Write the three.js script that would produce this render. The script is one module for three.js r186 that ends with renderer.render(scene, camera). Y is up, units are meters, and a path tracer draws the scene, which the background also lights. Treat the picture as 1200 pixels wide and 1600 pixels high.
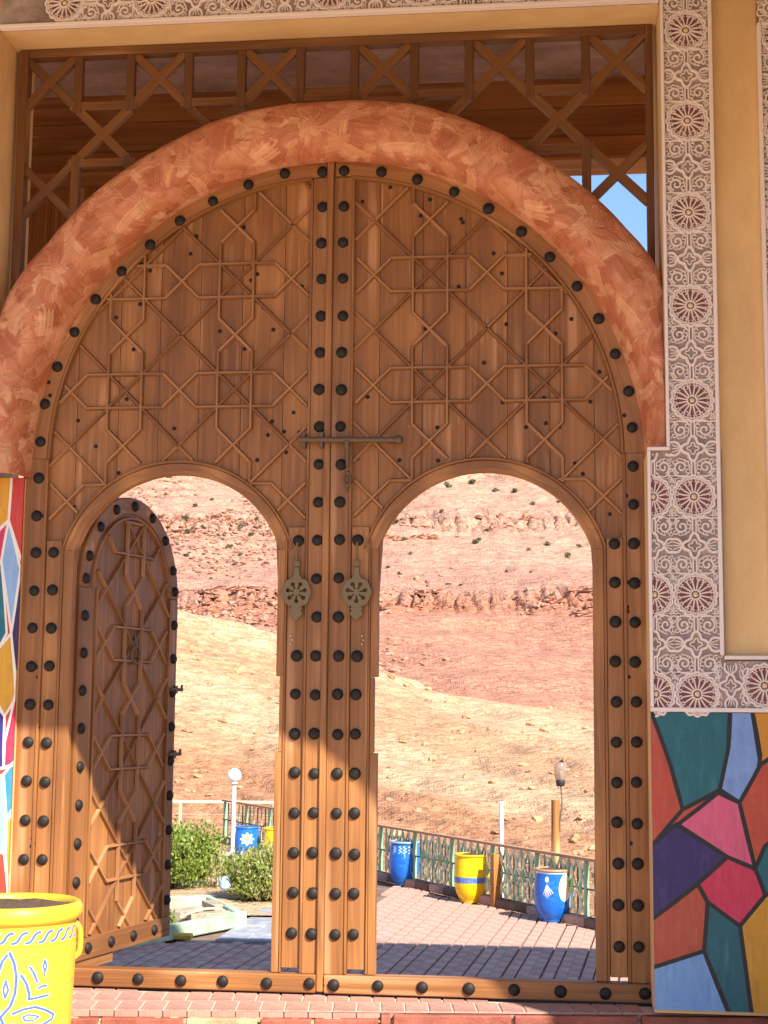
import * as THREE from 'three';
import { mergeGeometries } from 'three/addons/utils/BufferGeometryUtils.js';
import { ImprovedNoise } from 'three/addons/math/ImprovedNoise.js';
import { RoundedBoxGeometry } from 'three/addons/geometries/RoundedBoxGeometry.js';

// ------------------------------------------------------------------ camera, sky, sun, exposure
const scene = new THREE.Scene();
const camera = new THREE.PerspectiveCamera(37.53, 768 / 1024, 0.1, 6000);
camera.rotation.order = 'YXZ';
camera.rotation.set(0.1284, 0.1136, 0.0089);
camera.position.set(1.2418, 1.4641, 8.121);
const renderer = new THREE.WebGLRenderer({ antialias: true });
renderer.setSize(768, 1024);
renderer.toneMapping = THREE.LinearToneMapping;
renderer.toneMappingExposure = 2.2;
renderer.shadowMap.enabled = true;

const SUN = new THREE.Vector3(0.83, 1.1, 1.0).normalize();
function makeSky() {
  const W = 512, H = 256, d = new Float32Array(W * H * 4);
  for (let j = 0; j < H; j++) {
    const el = ((j + 0.5) / H - 0.5) * Math.PI, s = Math.max(0, Math.sin(el));
    const k = Math.pow(1 - s, 3.2);
    for (let i = 0; i < W; i++) {
      const az = ((i + 0.5) / W - 0.5) * 2 * Math.PI;
      const dir = new THREE.Vector3(Math.cos(el) * Math.cos(az), Math.sin(el), Math.cos(el) * Math.sin(az));
      const c = Math.max(0, dir.dot(SUN)), glow = 0.25 * Math.pow(c, 8) + 0.1 * c * c;
      const o = (j * W + i) * 4;
      const k2 = Math.pow(1 - s, 1.5); d[o] = 0.03 + 0.15 * k2 + 0.16 * k + glow * 1.2; d[o + 1] = 0.085 + 0.31 * k2 + 0.1 * k + glow * 1.05; d[o + 2] = 0.24 + 0.5 * k2 + glow * 0.85; d[o + 3] = 1;
    }
  }
  const t = new THREE.DataTexture(d, W, H, THREE.RGBAFormat, THREE.FloatType);
  t.mapping = THREE.EquirectangularReflectionMapping; t.magFilter = THREE.LinearFilter; t.minFilter = THREE.LinearFilter; t.needsUpdate = true;
  return t;
}
scene.background = makeSky();
scene.environment = scene.background;
const sun = new THREE.DirectionalLight(new THREE.Color(1, 0.93, 0.82), 4.7);
sun.position.copy(SUN).multiplyScalar(60);
sun.castShadow = true;
sun.shadow.mapSize.set(4096, 4096);
Object.assign(sun.shadow.camera, { left: -40, right: 40, top: 40, bottom: -40, near: 1, far: 400 });
scene.add(sun, sun.target);

// ------------------------------------------------------------------ helpers
function rnd(seed) { let a = seed >>> 0; return () => { a = (a + 0x6d2b79f5) | 0; let t = Math.imul(a ^ (a >>> 15), 1 | a); t = (t + Math.imul(t ^ (t >>> 7), 61 | t)) ^ t; return ((t ^ (t >>> 14)) >>> 0) / 4294967296; }; }
const R = rnd(7);
const perlin = new ImprovedNoise();
const fbm = (x, y, z, o = 4) => { let s = 0, a = 0.5; for (let i = 0; i < o; i++) { s += a * perlin.noise(x, y, z); x *= 2.03; y *= 2.03; z *= 2.03; a *= 0.5; } return s; };
const clamp = (x, a = 0, b = 1) => Math.min(b, Math.max(a, x));
const lerp = (a, b, t) => a + (b - a) * t;
const smooth = (a, b, x) => { const t = clamp((x - a) / (b - a)); return t * t * (3 - 2 * t); };
const used = {};
const numbered = (n) => { const k = used[n] = (used[n] ?? -1) + 1; return k ? n + '_' + String(k).padStart(3, '0') : n; };
function tag(o, label, category, group, kind) {
  if (label) o.userData.label = label;
  if (category) o.userData.category = category;
  if (group) o.userData.group = group;
  if (kind) o.userData.kind = kind;
  return o;
}
function sh(m) { m.castShadow = true; m.receiveShadow = true; return m; }
function thing(name, label, category, p = [0, 0, 0], turn = 0, group) {
  const o = new THREE.Group(); o.name = numbered(name); o.position.set(...p); o.rotation.y = turn; scene.add(o);
  return tag(o, label, category, group);
}
function part(name, g, m, parent, p, rot) {
  const o = sh(new THREE.Mesh(g, m)); o.name = parent === scene ? numbered(name) : name;
  if (p) o.position.set(...p);
  if (rot) o.rotation.set(...rot);
  parent.add(o); return o;
}
const struct = (name, g, m) => tag(part(name, g, m, scene), null, null, null, 'structure');
const flat = (g) => (g.index ? g.toNonIndexed() : g);
const strip0 = (g) => { g = flat(g); for (const k of Object.keys(g.attributes)) if (!['position', 'normal', 'uv', 'color'].includes(k)) g.deleteAttribute(k); return g; };
const merge = (l) => mergeGeometries(l.map(strip0));
// box-projected uv in metres, grain along an axis; texture tile = su x sv metres
function buv(g, axis = 'y', su = 1.2, sv = 2.4, jitter = true) {
  g = flat(g);
  if (!g.attributes.normal) g.computeVertexNormals();
  const p = g.attributes.position, n = g.attributes.normal, uv = new Float32Array(p.count * 2), o1 = jitter ? R() * 7 : 0, o2 = jitter ? R() * 7 : 0;
  for (let i = 0; i < p.count; i += 3) {
    let nx = 0, ny = 0, nz = 0;
    for (let k = 0; k < 3; k++) { nx += Math.abs(n.getX(i + k)); ny += Math.abs(n.getY(i + k)); nz += Math.abs(n.getZ(i + k)); }
    for (let k = 0; k < 3; k++) {
      const x = p.getX(i + k), y = p.getY(i + k), z = p.getZ(i + k);
      let u, v;
      if (axis === 'y') { v = ny > nx && ny > nz ? z : y; u = nx > nz && nx > ny ? z : x; }
      else if (axis === 'x') { v = nx > ny && nx > nz ? z : x; u = ny > nz && ny > nx ? z : y; }
      else { v = nz > nx && nz > ny ? x : z; u = nx > ny ? y : x; }
      uv[(i + k) * 2] = u / su + o1; uv[(i + k) * 2 + 1] = v / sv + o2;
    }
  }
  g.setAttribute('uv', new THREE.BufferAttribute(uv, 2));
  return g;
}
function box(x0, x1, y0, y1, z0, z1, axis = 'y', bevel = 0) {
  const w = x1 - x0, h = y1 - y0, d = z1 - z0;
  const g = bevel ? new RoundedBoxGeometry(w, h, d, 1, bevel) : new THREE.BoxGeometry(w, h, d);
  g.translate((x0 + x1) / 2, (y0 + y1) / 2, (z0 + z1) / 2);
  return buv(g, axis);
}
// flat-topped band along a polyline in the xy plane, rising from z0 by h; w wide at the foot, wt at the top
function band(pts, w, h, z0 = 0, closed = false, wt = w * 0.5) {
  const n = pts.length, rows = [];
  for (let i = 0; i < n; i++) {
    const a = pts[closed ? (i - 1 + n) % n : Math.max(0, i - 1)], b = pts[closed ? (i + 1) % n : Math.min(n - 1, i + 1)];
    let tx = b[0] - a[0], ty = b[1] - a[1]; const l = Math.hypot(tx, ty) || 1; tx /= l; ty /= l;
    const q = pts[i];
    rows.push([[q[0] - ty * w / 2, q[1] + tx * w / 2, z0], [q[0] - ty * wt / 2, q[1] + tx * wt / 2, z0 + h], [q[0] + ty * wt / 2, q[1] - tx * wt / 2, z0 + h], [q[0] + ty * w / 2, q[1] - tx * w / 2, z0]]);
  }
  const pos = [], quad = (a, b, c, d) => pos.push(...a, ...b, ...c, ...a, ...c, ...d);
  for (let i = 0; i < (closed ? n : n - 1); i++) { const A = rows[i], B = rows[(i + 1) % n]; for (let k = 0; k < 3; k++) quad(A[k], A[k + 1], B[k + 1], B[k]); }
  if (!closed) { const A = rows[0], B = rows[n - 1]; quad(A[3], A[2], A[1], A[0]); quad(B[0], B[1], B[2], B[3]); }
  const g = new THREE.BufferGeometry();
  g.setAttribute('position', new THREE.Float32BufferAttribute(pos, 3));
  g.setAttribute('uv', new THREE.Float32BufferAttribute(pos.flatMap((v, i) => (i % 3 === 2 ? [] : [v])), 2));
  g.computeVertexNormals();
  return g;
}
function tube(pts, r, seg = 24, rad = 7, closed = false) { return new THREE.TubeGeometry(new THREE.CatmullRomCurve3(pts.map((p) => new THREE.Vector3(...p)), closed), seg, r, rad, closed); }
function rod(a, b, r0, r1 = r0, n = 7) {
  const A = new THREE.Vector3(...a), B = new THREE.Vector3(...b), d = B.clone().sub(A), g = new THREE.CylinderGeometry(r1, r0, d.length(), n);
  g.applyQuaternion(new THREE.Quaternion().setFromUnitVectors(new THREE.Vector3(0, 1, 0), d.clone().normalize()));
  return g.translate(...A.add(B).multiplyScalar(0.5).toArray());
}
const lathe = (pts, n = 40) => new THREE.LatheGeometry(pts.map((p) => new THREE.Vector2(...p)), n);
const arc = (cx, cy, r, a0, a1, n = 16) => Array.from({ length: n + 1 }, (_, i) => { const a = a0 + (a1 - a0) * i / n; return [cx + r * Math.cos(a), cy + r * Math.sin(a)]; });

// ------------------------------------------------------------------ textures
function cells(period, seed) { const r = rnd(seed), a = new Float32Array(period[0] * period[1]); for (let i = 0; i < a.length; i++) a[i] = r(); return a; }
function tnoise(px, py, seed) {                                      // tiling value noise, u and v in 0..1
  const c = cells([px, py], seed);
  return (u, v) => {
    u = (u - Math.floor(u)) * px; v = (v - Math.floor(v)) * py;
    const i = Math.floor(u) % px, j = Math.floor(v) % py; let f = u - Math.floor(u), g = v - Math.floor(v);
    f = f * f * (3 - 2 * f); g = g * g * (3 - 2 * g);
    const i1 = (i + 1) % px, j1 = (j + 1) % py;
    return (c[j * px + i] * (1 - f) + c[j * px + i1] * f) * (1 - g) + (c[j1 * px + i] * (1 - f) + c[j1 * px + i1] * f) * g;
  };
}
function dataTex(W, H, f, srgb) {
  const d = new Uint8Array(W * H * 4), c = [0, 0, 0];
  for (let y = 0; y < H; y++) for (let x = 0; x < W; x++) { f((x + 0.5) / W, (y + 0.5) / H, c); const o = (y * W + x) * 4; for (let k = 0; k < 3; k++) d[o + k] = clamp(c[k]) * 255; d[o + 3] = 255; }
  const t = new THREE.DataTexture(d, W, H); t.wrapS = t.wrapT = THREE.RepeatWrapping; t.magFilter = THREE.LinearFilter; t.minFilter = THREE.LinearMipmapLinearFilter; t.generateMipmaps = true;
  if (srgb) t.colorSpace = THREE.SRGBColorSpace;
  t.needsUpdate = true; return t;
}
function canvasTex(W, H, draw, srgb = true) {
  const c = document.createElement('canvas'); c.width = W; c.height = H; draw(c.getContext('2d'), W, H);
  const t = new THREE.CanvasTexture(c); t.wrapS = t.wrapT = THREE.RepeatWrapping; if (srgb) t.colorSpace = THREE.SRGBColorSpace; return t;
}
const woodMaps = (() => {
  const warp = tnoise(4, 3, 11), g1 = tnoise(90, 5, 12), g2 = tnoise(260, 9, 13), g3 = tnoise(24, 3, 14), blot = tnoise(7, 6, 15), pale = tnoise(9, 5, 16), fine = tnoise(512, 24, 17);
  const h = (u, v) => { const w = u + (warp(u, v) - 0.5) * 0.06; return 0.35 * g1(w, v) + 0.25 * g2(w, v) + 0.25 * g3(w, v) + 0.15 * fine(w, v); };
  const map = dataTex(1024, 1024, (u, v, c) => {
    const t = h(u, v), b = blot(u, v), p = smooth(0.66, 0.9, pale(u, v)) * smooth(0.35, 0.7, g3(u * 2, v)) + 0.5 * smooth(0.62, 0.85, blot(u + 0.31, v * 2)) * smooth(0.5, 0.75, g1(u, v));
    let k = 0.5 + 0.62 * (t - 0.5) * 1.1 + 0.55 * (b - 0.5);
    k += 0.42 * p;
    c[0] = lerp(0.50, 0.83, k); c[1] = lerp(0.335, 0.62, k) + 0.03 * p; c[2] = lerp(0.18, 0.37, k) + 0.1 * p;
  }, true);
  const bump = dataTex(512, 512, (u, v, c) => { c[0] = c[1] = c[2] = h(u, v); });
  return { map, bump };
})();
const mottle = (() => { const a = tnoise(5, 5, 31), b = tnoise(17, 17, 32), c3 = tnoise(60, 60, 33), d = tnoise(200, 200, 34); return (u, v) => 0.4 * a(u, v) + 0.3 * b(u, v) + 0.2 * c3(u, v) + 0.1 * d(u, v); })();
const plasterMap = dataTex(512, 512, (u, v, c) => { const m = mottle(u, v), k = 0.86 + 0.28 * (m - 0.5) * 1.4; c[0] = k; c[1] = k * (0.98 + 0.06 * (m - 0.5)); c[2] = k * (0.95 + 0.1 * (m - 0.5)); }, true);
const softMap = dataTex(512, 512, (u, v, c) => { const m = mottle(u, v), k = 0.94 + 0.1 * (m - 0.5); c[0] = k; c[1] = k * (0.985 + 0.03 * (m - 0.5)); c[2] = k * (0.96 + 0.06 * (m - 0.5)); }, true);
const plasterBump = dataTex(512, 512, (u, v, c) => { c[0] = c[1] = c[2] = mottle(u + 0.3, v + 0.1); });
const stuccoMaps = (() => {                                          // trowel and brush strokes of salmon and brick-red plaster
  const S = [], r = rnd(91);
  for (let i = 0; i < 1500; i++) { const q = r(); S.push({ x: r(), y: r(), a: r() * 6.3, l: 0.025 + 0.05 * r(), w: 0.012 + 0.03 * r(), t: q, h: r(), c: (r() - 0.5) * 0.05, j: r() }); }
  const paint = (col) => (c, W, H) => {
    c.lineCap = 'butt';
    for (const s of S) for (const ox of [-1, 0, 1]) for (const oy of [-1, 0, 1]) {
      const x = (s.x + ox) * W, y = (s.y + oy) * H; if (x < -120 || y < -120 || x > W + 120 || y > H + 120) continue;
      c.save(); c.translate(x, y); c.rotate(s.a);
      const L = s.l * W, w = s.w * W, n = 7, rr = rnd(Math.floor(s.j * 1e6));
      for (let k = 0; k < n; k++) { const o = (k / (n - 1) - 0.5) * w * 1.6; c.strokeStyle = col(s, (rr() - 0.5)); c.lineWidth = w / n * 2.4; c.beginPath(); c.moveTo(-L * (0.7 + 0.3 * rr()), o); c.quadraticCurveTo(0, o + s.c * W, L * (0.6 + 0.4 * rr()), o * 0.8); c.stroke(); }
      c.restore();
    }
  };
  const map = canvasTex(1024, 1024, (c, W, H) => { c.fillStyle = '#bf8560'; c.fillRect(0, 0, W, H); paint((s, e) => { const q = s.t < 0.34 ? [182, 104, 70] : s.t < 0.74 ? [206, 136, 98] : [226, 168, 128]; const f = e * 26 + (s.h - 0.5) * 20; return `rgba(${q[0] + f},${q[1] + f},${q[2] + f},0.55)`; })(c, W, H); });
  const bump = canvasTex(1024, 1024, (c, W, H) => { c.fillStyle = '#777'; c.fillRect(0, 0, W, H); paint((s, e) => { const f = Math.round(80 + 120 * s.h + 40 * e); return `rgba(${f},${f},${f},0.5)`; })(c, W, H); }, false);
  return { map, bump };
})();
const rockBump = dataTex(1024, 1024, (() => { const a = tnoise(40, 60, 51), b = tnoise(110, 150, 52), d = tnoise(300, 300, 53), e = tnoise(14, 40, 54); return (u, v, c) => { const r1 = 1 - Math.abs(2 * a(u, v) - 1), r2 = 1 - Math.abs(2 * b(u, v) - 1); c[0] = c[1] = c[2] = 0.35 * r1 + 0.3 * r2 + 0.15 * d(u, v) + 0.2 * e(u, v); }; })());
const rockTint = dataTex(512, 512, (() => { const a = tnoise(30, 50, 61), b = tnoise(90, 120, 62), d = tnoise(250, 250, 63); return (u, v, c) => { const k = 0.86 + 0.42 * (0.4 * a(u, v) + 0.35 * b(u, v) + 0.25 * d(u, v) - 0.5) * 1.6; c[0] = k + 0.06; c[1] = k + 0.035; c[2] = k + 0.01; }; })(), true);

// ------------------------------------------------------------------ materials
const std = (o) => new THREE.MeshStandardMaterial({ roughness: 0.85, ...o });
const lin = (r, g, b) => new THREE.Color().setRGB(r, g, b);
const wood = (r, g, b, rough = 0.55, bs = 0.003) => std({ map: woodMaps.map, bumpMap: woodMaps.bump, bumpScale: bs, color: lin(r, g, b), roughness: rough });
const M = {
  plank: [wood(0.73, 0.585, 0.47), wood(0.75, 0.6, 0.485), wood(0.715, 0.575, 0.46)],
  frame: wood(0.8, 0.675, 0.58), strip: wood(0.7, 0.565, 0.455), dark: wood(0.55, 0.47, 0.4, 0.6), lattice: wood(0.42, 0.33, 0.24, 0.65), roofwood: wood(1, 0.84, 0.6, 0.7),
  leaf: wood(0.68, 0.56, 0.475), leafStrip: wood(0.68, 0.56, 0.475),
  iron: std({ color: lin(0.03, 0.025, 0.023), roughness: 0.6, metalness: 0.6, bumpMap: plasterBump, bumpScale: 0.001 }),
  oldIron: std({ color: lin(0.16, 0.11, 0.07), roughness: 0.6, metalness: 0.5, bumpMap: plasterBump, bumpScale: 0.002 }),
  brass: std({ color: lin(0.21, 0.15, 0.075), roughness: 0.55, metalness: 0.55, bumpMap: plasterBump, bumpScale: 0.002 }),
  steel: std({ color: lin(0.7, 0.7, 0.66), roughness: 0.35, metalness: 0.6 }),
  beige: std({ color: lin(0.88, 0.59, 0.29), map: softMap, bumpMap: plasterBump, bumpScale: 0.004, roughness: 0.9 }),
  porch: std({ color: lin(0.86, 0.75, 0.58), map: plasterMap }),
  ceiling: std({ color: lin(0.8, 0.6, 0.58), map: plasterMap, roughness: 0.9 }),
  stucco: std({ map: stuccoMaps.map, bumpMap: stuccoMaps.bump, bumpScale: 0.02, roughness: 0.62, color: lin(0.98, 0.96, 0.94) }),
  gypsum: std({ color: lin(0.88, 0.75, 0.69), roughness: 0.8 }),
  gypsumBack: std({ color: lin(0.47, 0.36, 0.33), roughness: 0.9, map: plasterMap }),
  maroon: std({ color: lin(0.3, 0.115, 0.11), roughness: 0.8, map: plasterMap }),
  gilt: std({ color: lin(0.82, 0.62, 0.4), roughness: 0.6 }),
  brick: [[0.61, 0.385, 0.315], [0.64, 0.415, 0.34], [0.57, 0.35, 0.285]].map((c) => std({ color: lin(...c), map: plasterMap, bumpMap: plasterBump, bumpScale: 0.004 })),
  tread: [[0.55, 0.31, 0.255], [0.57, 0.33, 0.27], [0.52, 0.29, 0.24]].map((c) => std({ color: lin(...c), map: plasterMap, bumpMap: plasterBump, bumpScale: 0.004 })),
  mortar: std({ color: lin(0.2, 0.14, 0.115), roughness: 0.95 }), paleMortar: std({ color: lin(0.68, 0.5, 0.42), roughness: 0.95 }),
  red: std({ color: lin(0.4, 0.12, 0.08), map: plasterMap, bumpMap: plasterBump, bumpScale: 0.006, roughness: 0.7 }),
  chip: std({ color: lin(0.6, 0.42, 0.26), map: plasterMap, bumpMap: plasterBump, bumpScale: 0.01 }),
  earth: std({ color: lin(0.5, 0.34, 0.22), map: rockTint, bumpMap: rockBump, bumpScale: 0.03 }),
};

// ------------------------------------------------------------------ ground, steps and terrace
struct('ground', (() => { const g = new THREE.PlaneGeometry(5000, 5000, 8, 8); g.rotateX(-Math.PI / 2); g.translate(0, -3.2, 0); return buv(g, 'z', 6, 6, false); })(), M.earth);
struct('courtyard', buv(new THREE.BoxGeometry(30, 0.2, 22).translate(0, -0.4, 11.6), 'z', 2, 2, false), std({ color: lin(0.82, 0.63, 0.45), map: plasterMap, bumpMap: plasterBump, bumpScale: 0.01 }));

const paverShapes = {};
function paverGeo(w, d, h) {
  const k = [w, d, h].join();
  if (!paverShapes[k]) { const b = Math.min(w, d) * 0.04, s = new THREE.Shape([[-w / 2, -d / 2], [w / 2, -d / 2], [w / 2, d / 2], [-w / 2, d / 2]].map((p) => new THREE.Vector2(...p))); const g = new THREE.ExtrudeGeometry(s, { depth: h, bevelEnabled: true, bevelSize: b, bevelThickness: b, bevelOffset: -b, bevelSegments: 1 }); g.rotateX(-Math.PI / 2); g.translate(0, -h - b, 0); paverShapes[k] = buv(g, 'z', 0.5, 0.5, false); }
  return paverShapes[k];
}
// the tread in front of the gate, running a little out of square, with its painted riser
const stepEdge = (x) => 0.43 - 0.125 * x;
{
  const s = new THREE.Shape([new THREE.Vector2(-3.2, -0.02), new THREE.Vector2(3.4, -0.02), new THREE.Vector2(3.4, -stepEdge(3.4) + 0.02), new THREE.Vector2(-3.2, -stepEdge(-3.2) + 0.02)]);
  const g = new THREE.ExtrudeGeometry(s, { depth: 0.3, bevelEnabled: false }); g.rotateX(-Math.PI / 2); g.translate(0, -0.3515, 0);
  const step = struct('front_step', buv(g, 'z', 0.6, 0.6, false), M.paleMortar);
  const G = paverGeo(0.114, 0.236, 0.03), turn = Math.atan(0.125);
  for (let r = 0; r < 3; r++) for (let i = 0; i < 30; i++) {
    const x = -1.75 + i * 0.12 + r * 0.05, z = stepEdge(x) - 0.125 - r * 0.242;
    if (z < -0.05 || x > 1.7) continue;
    part('brick', G, M.tread[Math.floor(R() * 3)], step, [x, -0.0465 + R() * 0.0016, z], [0, turn + (R() - 0.5) * 0.012, 0]);
  }
  // riser: chipped painted blocks
  const cuts = [-1.6, -1.02, -0.6, -0.235, 0.03, 0.36, 0.42, 1.02, 1.65, 2.4];
  for (let i = 0; i + 1 < cuts.length; i++) {
    const a = cuts[i], b = cuts[i + 1], zm = stepEdge((a + b) / 2), top = i >= 5 ? -0.058 : -0.075 - 0.012 * R();
    part('riser_block', buv(new RoundedBoxGeometry(b - a - 0.012, 0.3 + top + 0.02, 0.05, 2, 0.008), 'x', 0.6, 0.6), i === 2 ? M.chip : M.red, step, [(a + b) / 2, (top - 0.32) / 2, zm + 0.005], [0, turn, 0]);
  }
  // broken yellow render along the top of the riser
  const cg = [];
  for (let i = 0; i < 46; i++) { const x = -1.5 + i * 0.042 + R() * 0.02; if (x > 0.38) break; const q = new THREE.DodecahedronGeometry(0.016 + 0.016 * R(), 0); q.scale(1.5, 0.55, 0.8); q.translate(x, -0.09 - 0.035 * R() * R(), stepEdge(x) + 0.006); cg.push(q); }
  part('broken_render', buv(merge(cg), 'x', 0.6, 0.6), M.chip, step);
}
// sill behind the gate, from which steps go down to the terrace
{
  const land = struct('sill', buv(new THREE.BoxGeometry(5.4, 0.3, 0.3).translate(0, -0.2, -0.2), 'z', 1, 1, false), M.mortar), G = paverGeo(0.1, 0.2, 0.03);
  for (let i = 0; i < 31; i++) part('paver', G, M.brick[Math.floor(R() * 3)], land, [-1.58 + i * 0.105, -0.018 + R() * 0.003, -0.23]);
}
const TY = -0.9;
for (let i = 1; i < 5; i++) struct('garden_step', buv(new THREE.BoxGeometry(4.6, 0.18, 0.6).translate(0, -0.18 * i - 0.09, -0.35 - 0.3 * i + 0.15), 'z', 1, 1, false), M.brick[0]);
// fence line (top view): B near right, A, C far left
const FB = [3.4, -6.2], FA = [-1.2, -13.1], FC = [-4.2, -17.55], FD = [-14, -18.6];
const fenceL = [FB, FA, FC, FD];
{
  const s = new THREE.Shape([[-14, 1.2], FB.map((v, i) => (i ? -v : v)), FA.map((v, i) => (i ? -v : v)), FC.map((v, i) => (i ? -v : v)), [-14, 18.6], [-14, 1.2]].map((p) => new THREE.Vector2(...p)));
  const s2 = new THREE.Shape([new THREE.Vector2(-14, 1.0), new THREE.Vector2(6, 1.0), new THREE.Vector2(6, 3), new THREE.Vector2(3.4, 6.2), new THREE.Vector2(-1.2, 13.1), new THREE.Vector2(-4.2, 17.55), new THREE.Vector2(-14, 18.6)]);
  const g = new THREE.ExtrudeGeometry(s2, { depth: 1.2, bevelEnabled: false }); g.rotateX(-Math.PI / 2); g.translate(0, TY - 1.2 - 0.026, 0);
  const ter = struct('terrace', buv(g, 'z', 1, 1, false), std({ color: lin(0.27, 0.175, 0.14), map: plasterMap }));
  const w = 0.112, d = 0.3, G = paverGeo(w - 0.013, d - 0.016, 0.03), rest = [], TURN = -0.077, ct = Math.cos(TURN), st = Math.sin(TURN); let n = 0;
  const right = (x, z) => x < FA[0] + (FB[0] - FA[0]) * (z - FA[1]) / (FB[1] - FA[1]) - 0.12;
  for (let r = 0; r < 40; r++) for (let i = 0; i < 70; i++) {
    const b = -5.0 - r * d, a = -4.6 + i * w + Math.floor(i / 3) * 0.006, x = a * ct + (b + 5) * st, z = -5 - a * st + (b + 5) * ct - (i % 3 === 1 ? d / 2 : 0);
    if (!right(x, z) || (x < -0.93 && z < -7.15) || z < -15 || z > -5.0 || x < -3.2) continue;
    const m = Math.floor(R() * 3);
    if (n < 290 && x > -2.6 && x < 1.6 && z > -7.7) { n++; part('paver', G, M.brick[m], ter, [x, TY + R() * 0.003, z], [0, TURN, 0]); }
    else rest.push(G.clone().rotateY(TURN).translate(x, TY + R() * 0.003, z));
  }
  tag(part('paving', merge(rest), std({ color: lin(0.63, 0.4, 0.325), map: plasterMap, bumpMap: plasterBump, bumpScale: 0.004 }), ter), null, null, null, 'stuff');
}

// ------------------------------------------------------------------ hillside and mountain
const YAW = 0.1136, FW = [-Math.sin(YAW), -Math.cos(YAW)], RT = [Math.cos(YAW), -Math.sin(YAW)], CX = 1.2418, CZ = 8.121, CY = 1.4641;
const toXZ = (l, w) => [CX + RT[0] * l + FW[0] * w, CZ + RT[1] * l + FW[1] * w];
const pw = (pts, x) => { if (x <= pts[0][0]) return pts[0][1]; for (let i = 1; i < pts.length; i++) if (x < pts[i][0]) return lerp(pts[i - 1][1], pts[i][1], (x - pts[i - 1][0]) / (pts[i][0] - pts[i - 1][0])); return pts[pts.length - 1][1]; };
const crest = (l) => pw([[-30, 8], [-6.2, 4.25], [-3.2, 3.5], [0, 2.55], [2.1, 1.78], [6.2, 1.38], [20, 0.2]], l);
const fenceW = (l) => clamp(21.5 - 1.8 * l, 12, 27) + 0.4;
const ledge = (h, step, k) => { const t = h / step, f = t - Math.floor(t); return step * (Math.floor(t) + lerp(f, smooth(0.55, 1, f), k)); };
function hNear(l, w) {
  const t = (w - fenceW(l)) / (44 - fenceW(l));
  let h;
  if (t < 0) h = -1.3 + t * 8; else if (t < 1) h = lerp(-1.25, crest(l), 0.75 * t + 0.25 * t * t); else h = crest(l) - 0.12 * (w - 44) - 0.01 * (w - 44) ** 2;
  if (t > 0) {
    const dip = h + 0.16 * l;
    const k = smooth(0, 0.15, t);
    h += k * (ledge(dip + 0.25 * fbm(l * 0.3, w * 0.3, 1.5, 3), 0.34, 0.75) - dip) * 0.75;
    const q = 1 - 0.75 * smooth(0.12, 0.6, t);
    h += k * 0.5 * fbm(l * 0.16, w * 0.14, 3.1, 3) + k * q * (0.2 * fbm(l * 0.9, w * 0.7, 7.7, 4) + 0.09 * Math.abs(fbm(l * 2.6, w * 1.9, 2.2, 4)) + 0.05 * Math.pow(Math.abs(perlin.noise(l * 1.7 + 0.6 * w, w * 2.6, 9.2)), 0.6));
  }
  return h;
}
function hFar(l, w) {
  const ww = w + 14 * fbm(l * 0.018, w * 0.012, 0.7, 3) + 4 * fbm(l * 0.09, w * 0.05, 5.1, 3) + 0.12 * l;
  let h = -1.6 * Math.max(0, 1 - Math.abs(ww - 149.5) / 1.2) * smooth(-0.1, 0.25, perlin.noise(l * 0.09, 4.2, 8)) - 1.4 * Math.max(0, 1 - Math.abs(ww - 200.2) / 1.3) * smooth(0, 0.3, perlin.noise(l * 0.12, 1.2, 3)) + pw([[60, -6], [85, -2], [104, 1.6], [128, 6.1], [149, 11.6], [150.2, 12.3], [154, 13.4], [178, 18.6], [200, 25.4], [201.2, 26.3], [206, 27.9], [232, 36.5], [234, 38.6], [262, 46], [300, 60]], ww);
  h += 1.0 * (ledge(h + 1.2 * fbm(l * 0.05, w * 0.05, 9.9, 3), 1.9, 0.85) - h) * 0.55;
  const clf = Math.max(1 - Math.abs(ww - 152) / 7, 1 - Math.abs(ww - 203) / 8, 0);
  if (clf > 0) h -= clf * 1.3 * Math.pow(clamp(1 - 5 * Math.abs(perlin.noise(l * 0.5, w * 0.1, 6.6))), 2) + clf * 0.8 * Math.pow(clamp(1 - 6 * Math.abs(perlin.noise(l * 1.3, w * 0.3, 1.6))), 2);
  const rough = ww > 136 && ww < 153 ? 0.9 : ww > 196 && ww < 208 ? 0.9 : 0.5;
  h += rough * (0.7 * fbm(l * 0.12, w * 0.12, 4.4, 4) + 0.45 * Math.abs(fbm(l * 0.45, w * 0.4, 8.8, 4)));
  return h;
}
function terrain(l0, l1, nl, w0, w1, nw, hf, col, tile = 6) {
  const pos = new Float32Array((nl + 1) * (nw + 1) * 3), c = new Float32Array(pos.length), uv = new Float32Array((nl + 1) * (nw + 1) * 2), idx = new Uint32Array(nl * nw * 6);
  for (let j = 0; j <= nw; j++) for (let i = 0; i <= nl; i++) {
    const l = lerp(l0, l1, i / nl), w = lerp(w0, w1, j / nw), h = hf(l, w), [x, z] = toXZ(l, w), o = j * (nl + 1) + i, q = col(l, w, h);
    pos.set([x, h, z], o * 3); c.set(q, o * 3); uv.set([l / tile, (w + h * 1.2) / tile], o * 2);
  }
  let k = 0;
  for (let j = 0; j < nw; j++) for (let i = 0; i < nl; i++) { const a = j * (nl + 1) + i, b = a + 1, d = a + nl + 1, e = d + 1; idx.set([a, b, d, b, e, d], k); k += 6; }
  const g = new THREE.BufferGeometry();
  g.setAttribute('position', new THREE.BufferAttribute(pos, 3)); g.setAttribute('color', new THREE.BufferAttribute(c, 3)); g.setAttribute('uv', new THREE.BufferAttribute(uv, 2)); g.setIndex(new THREE.BufferAttribute(idx, 1)); g.computeVertexNormals();
  return g;
}
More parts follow.
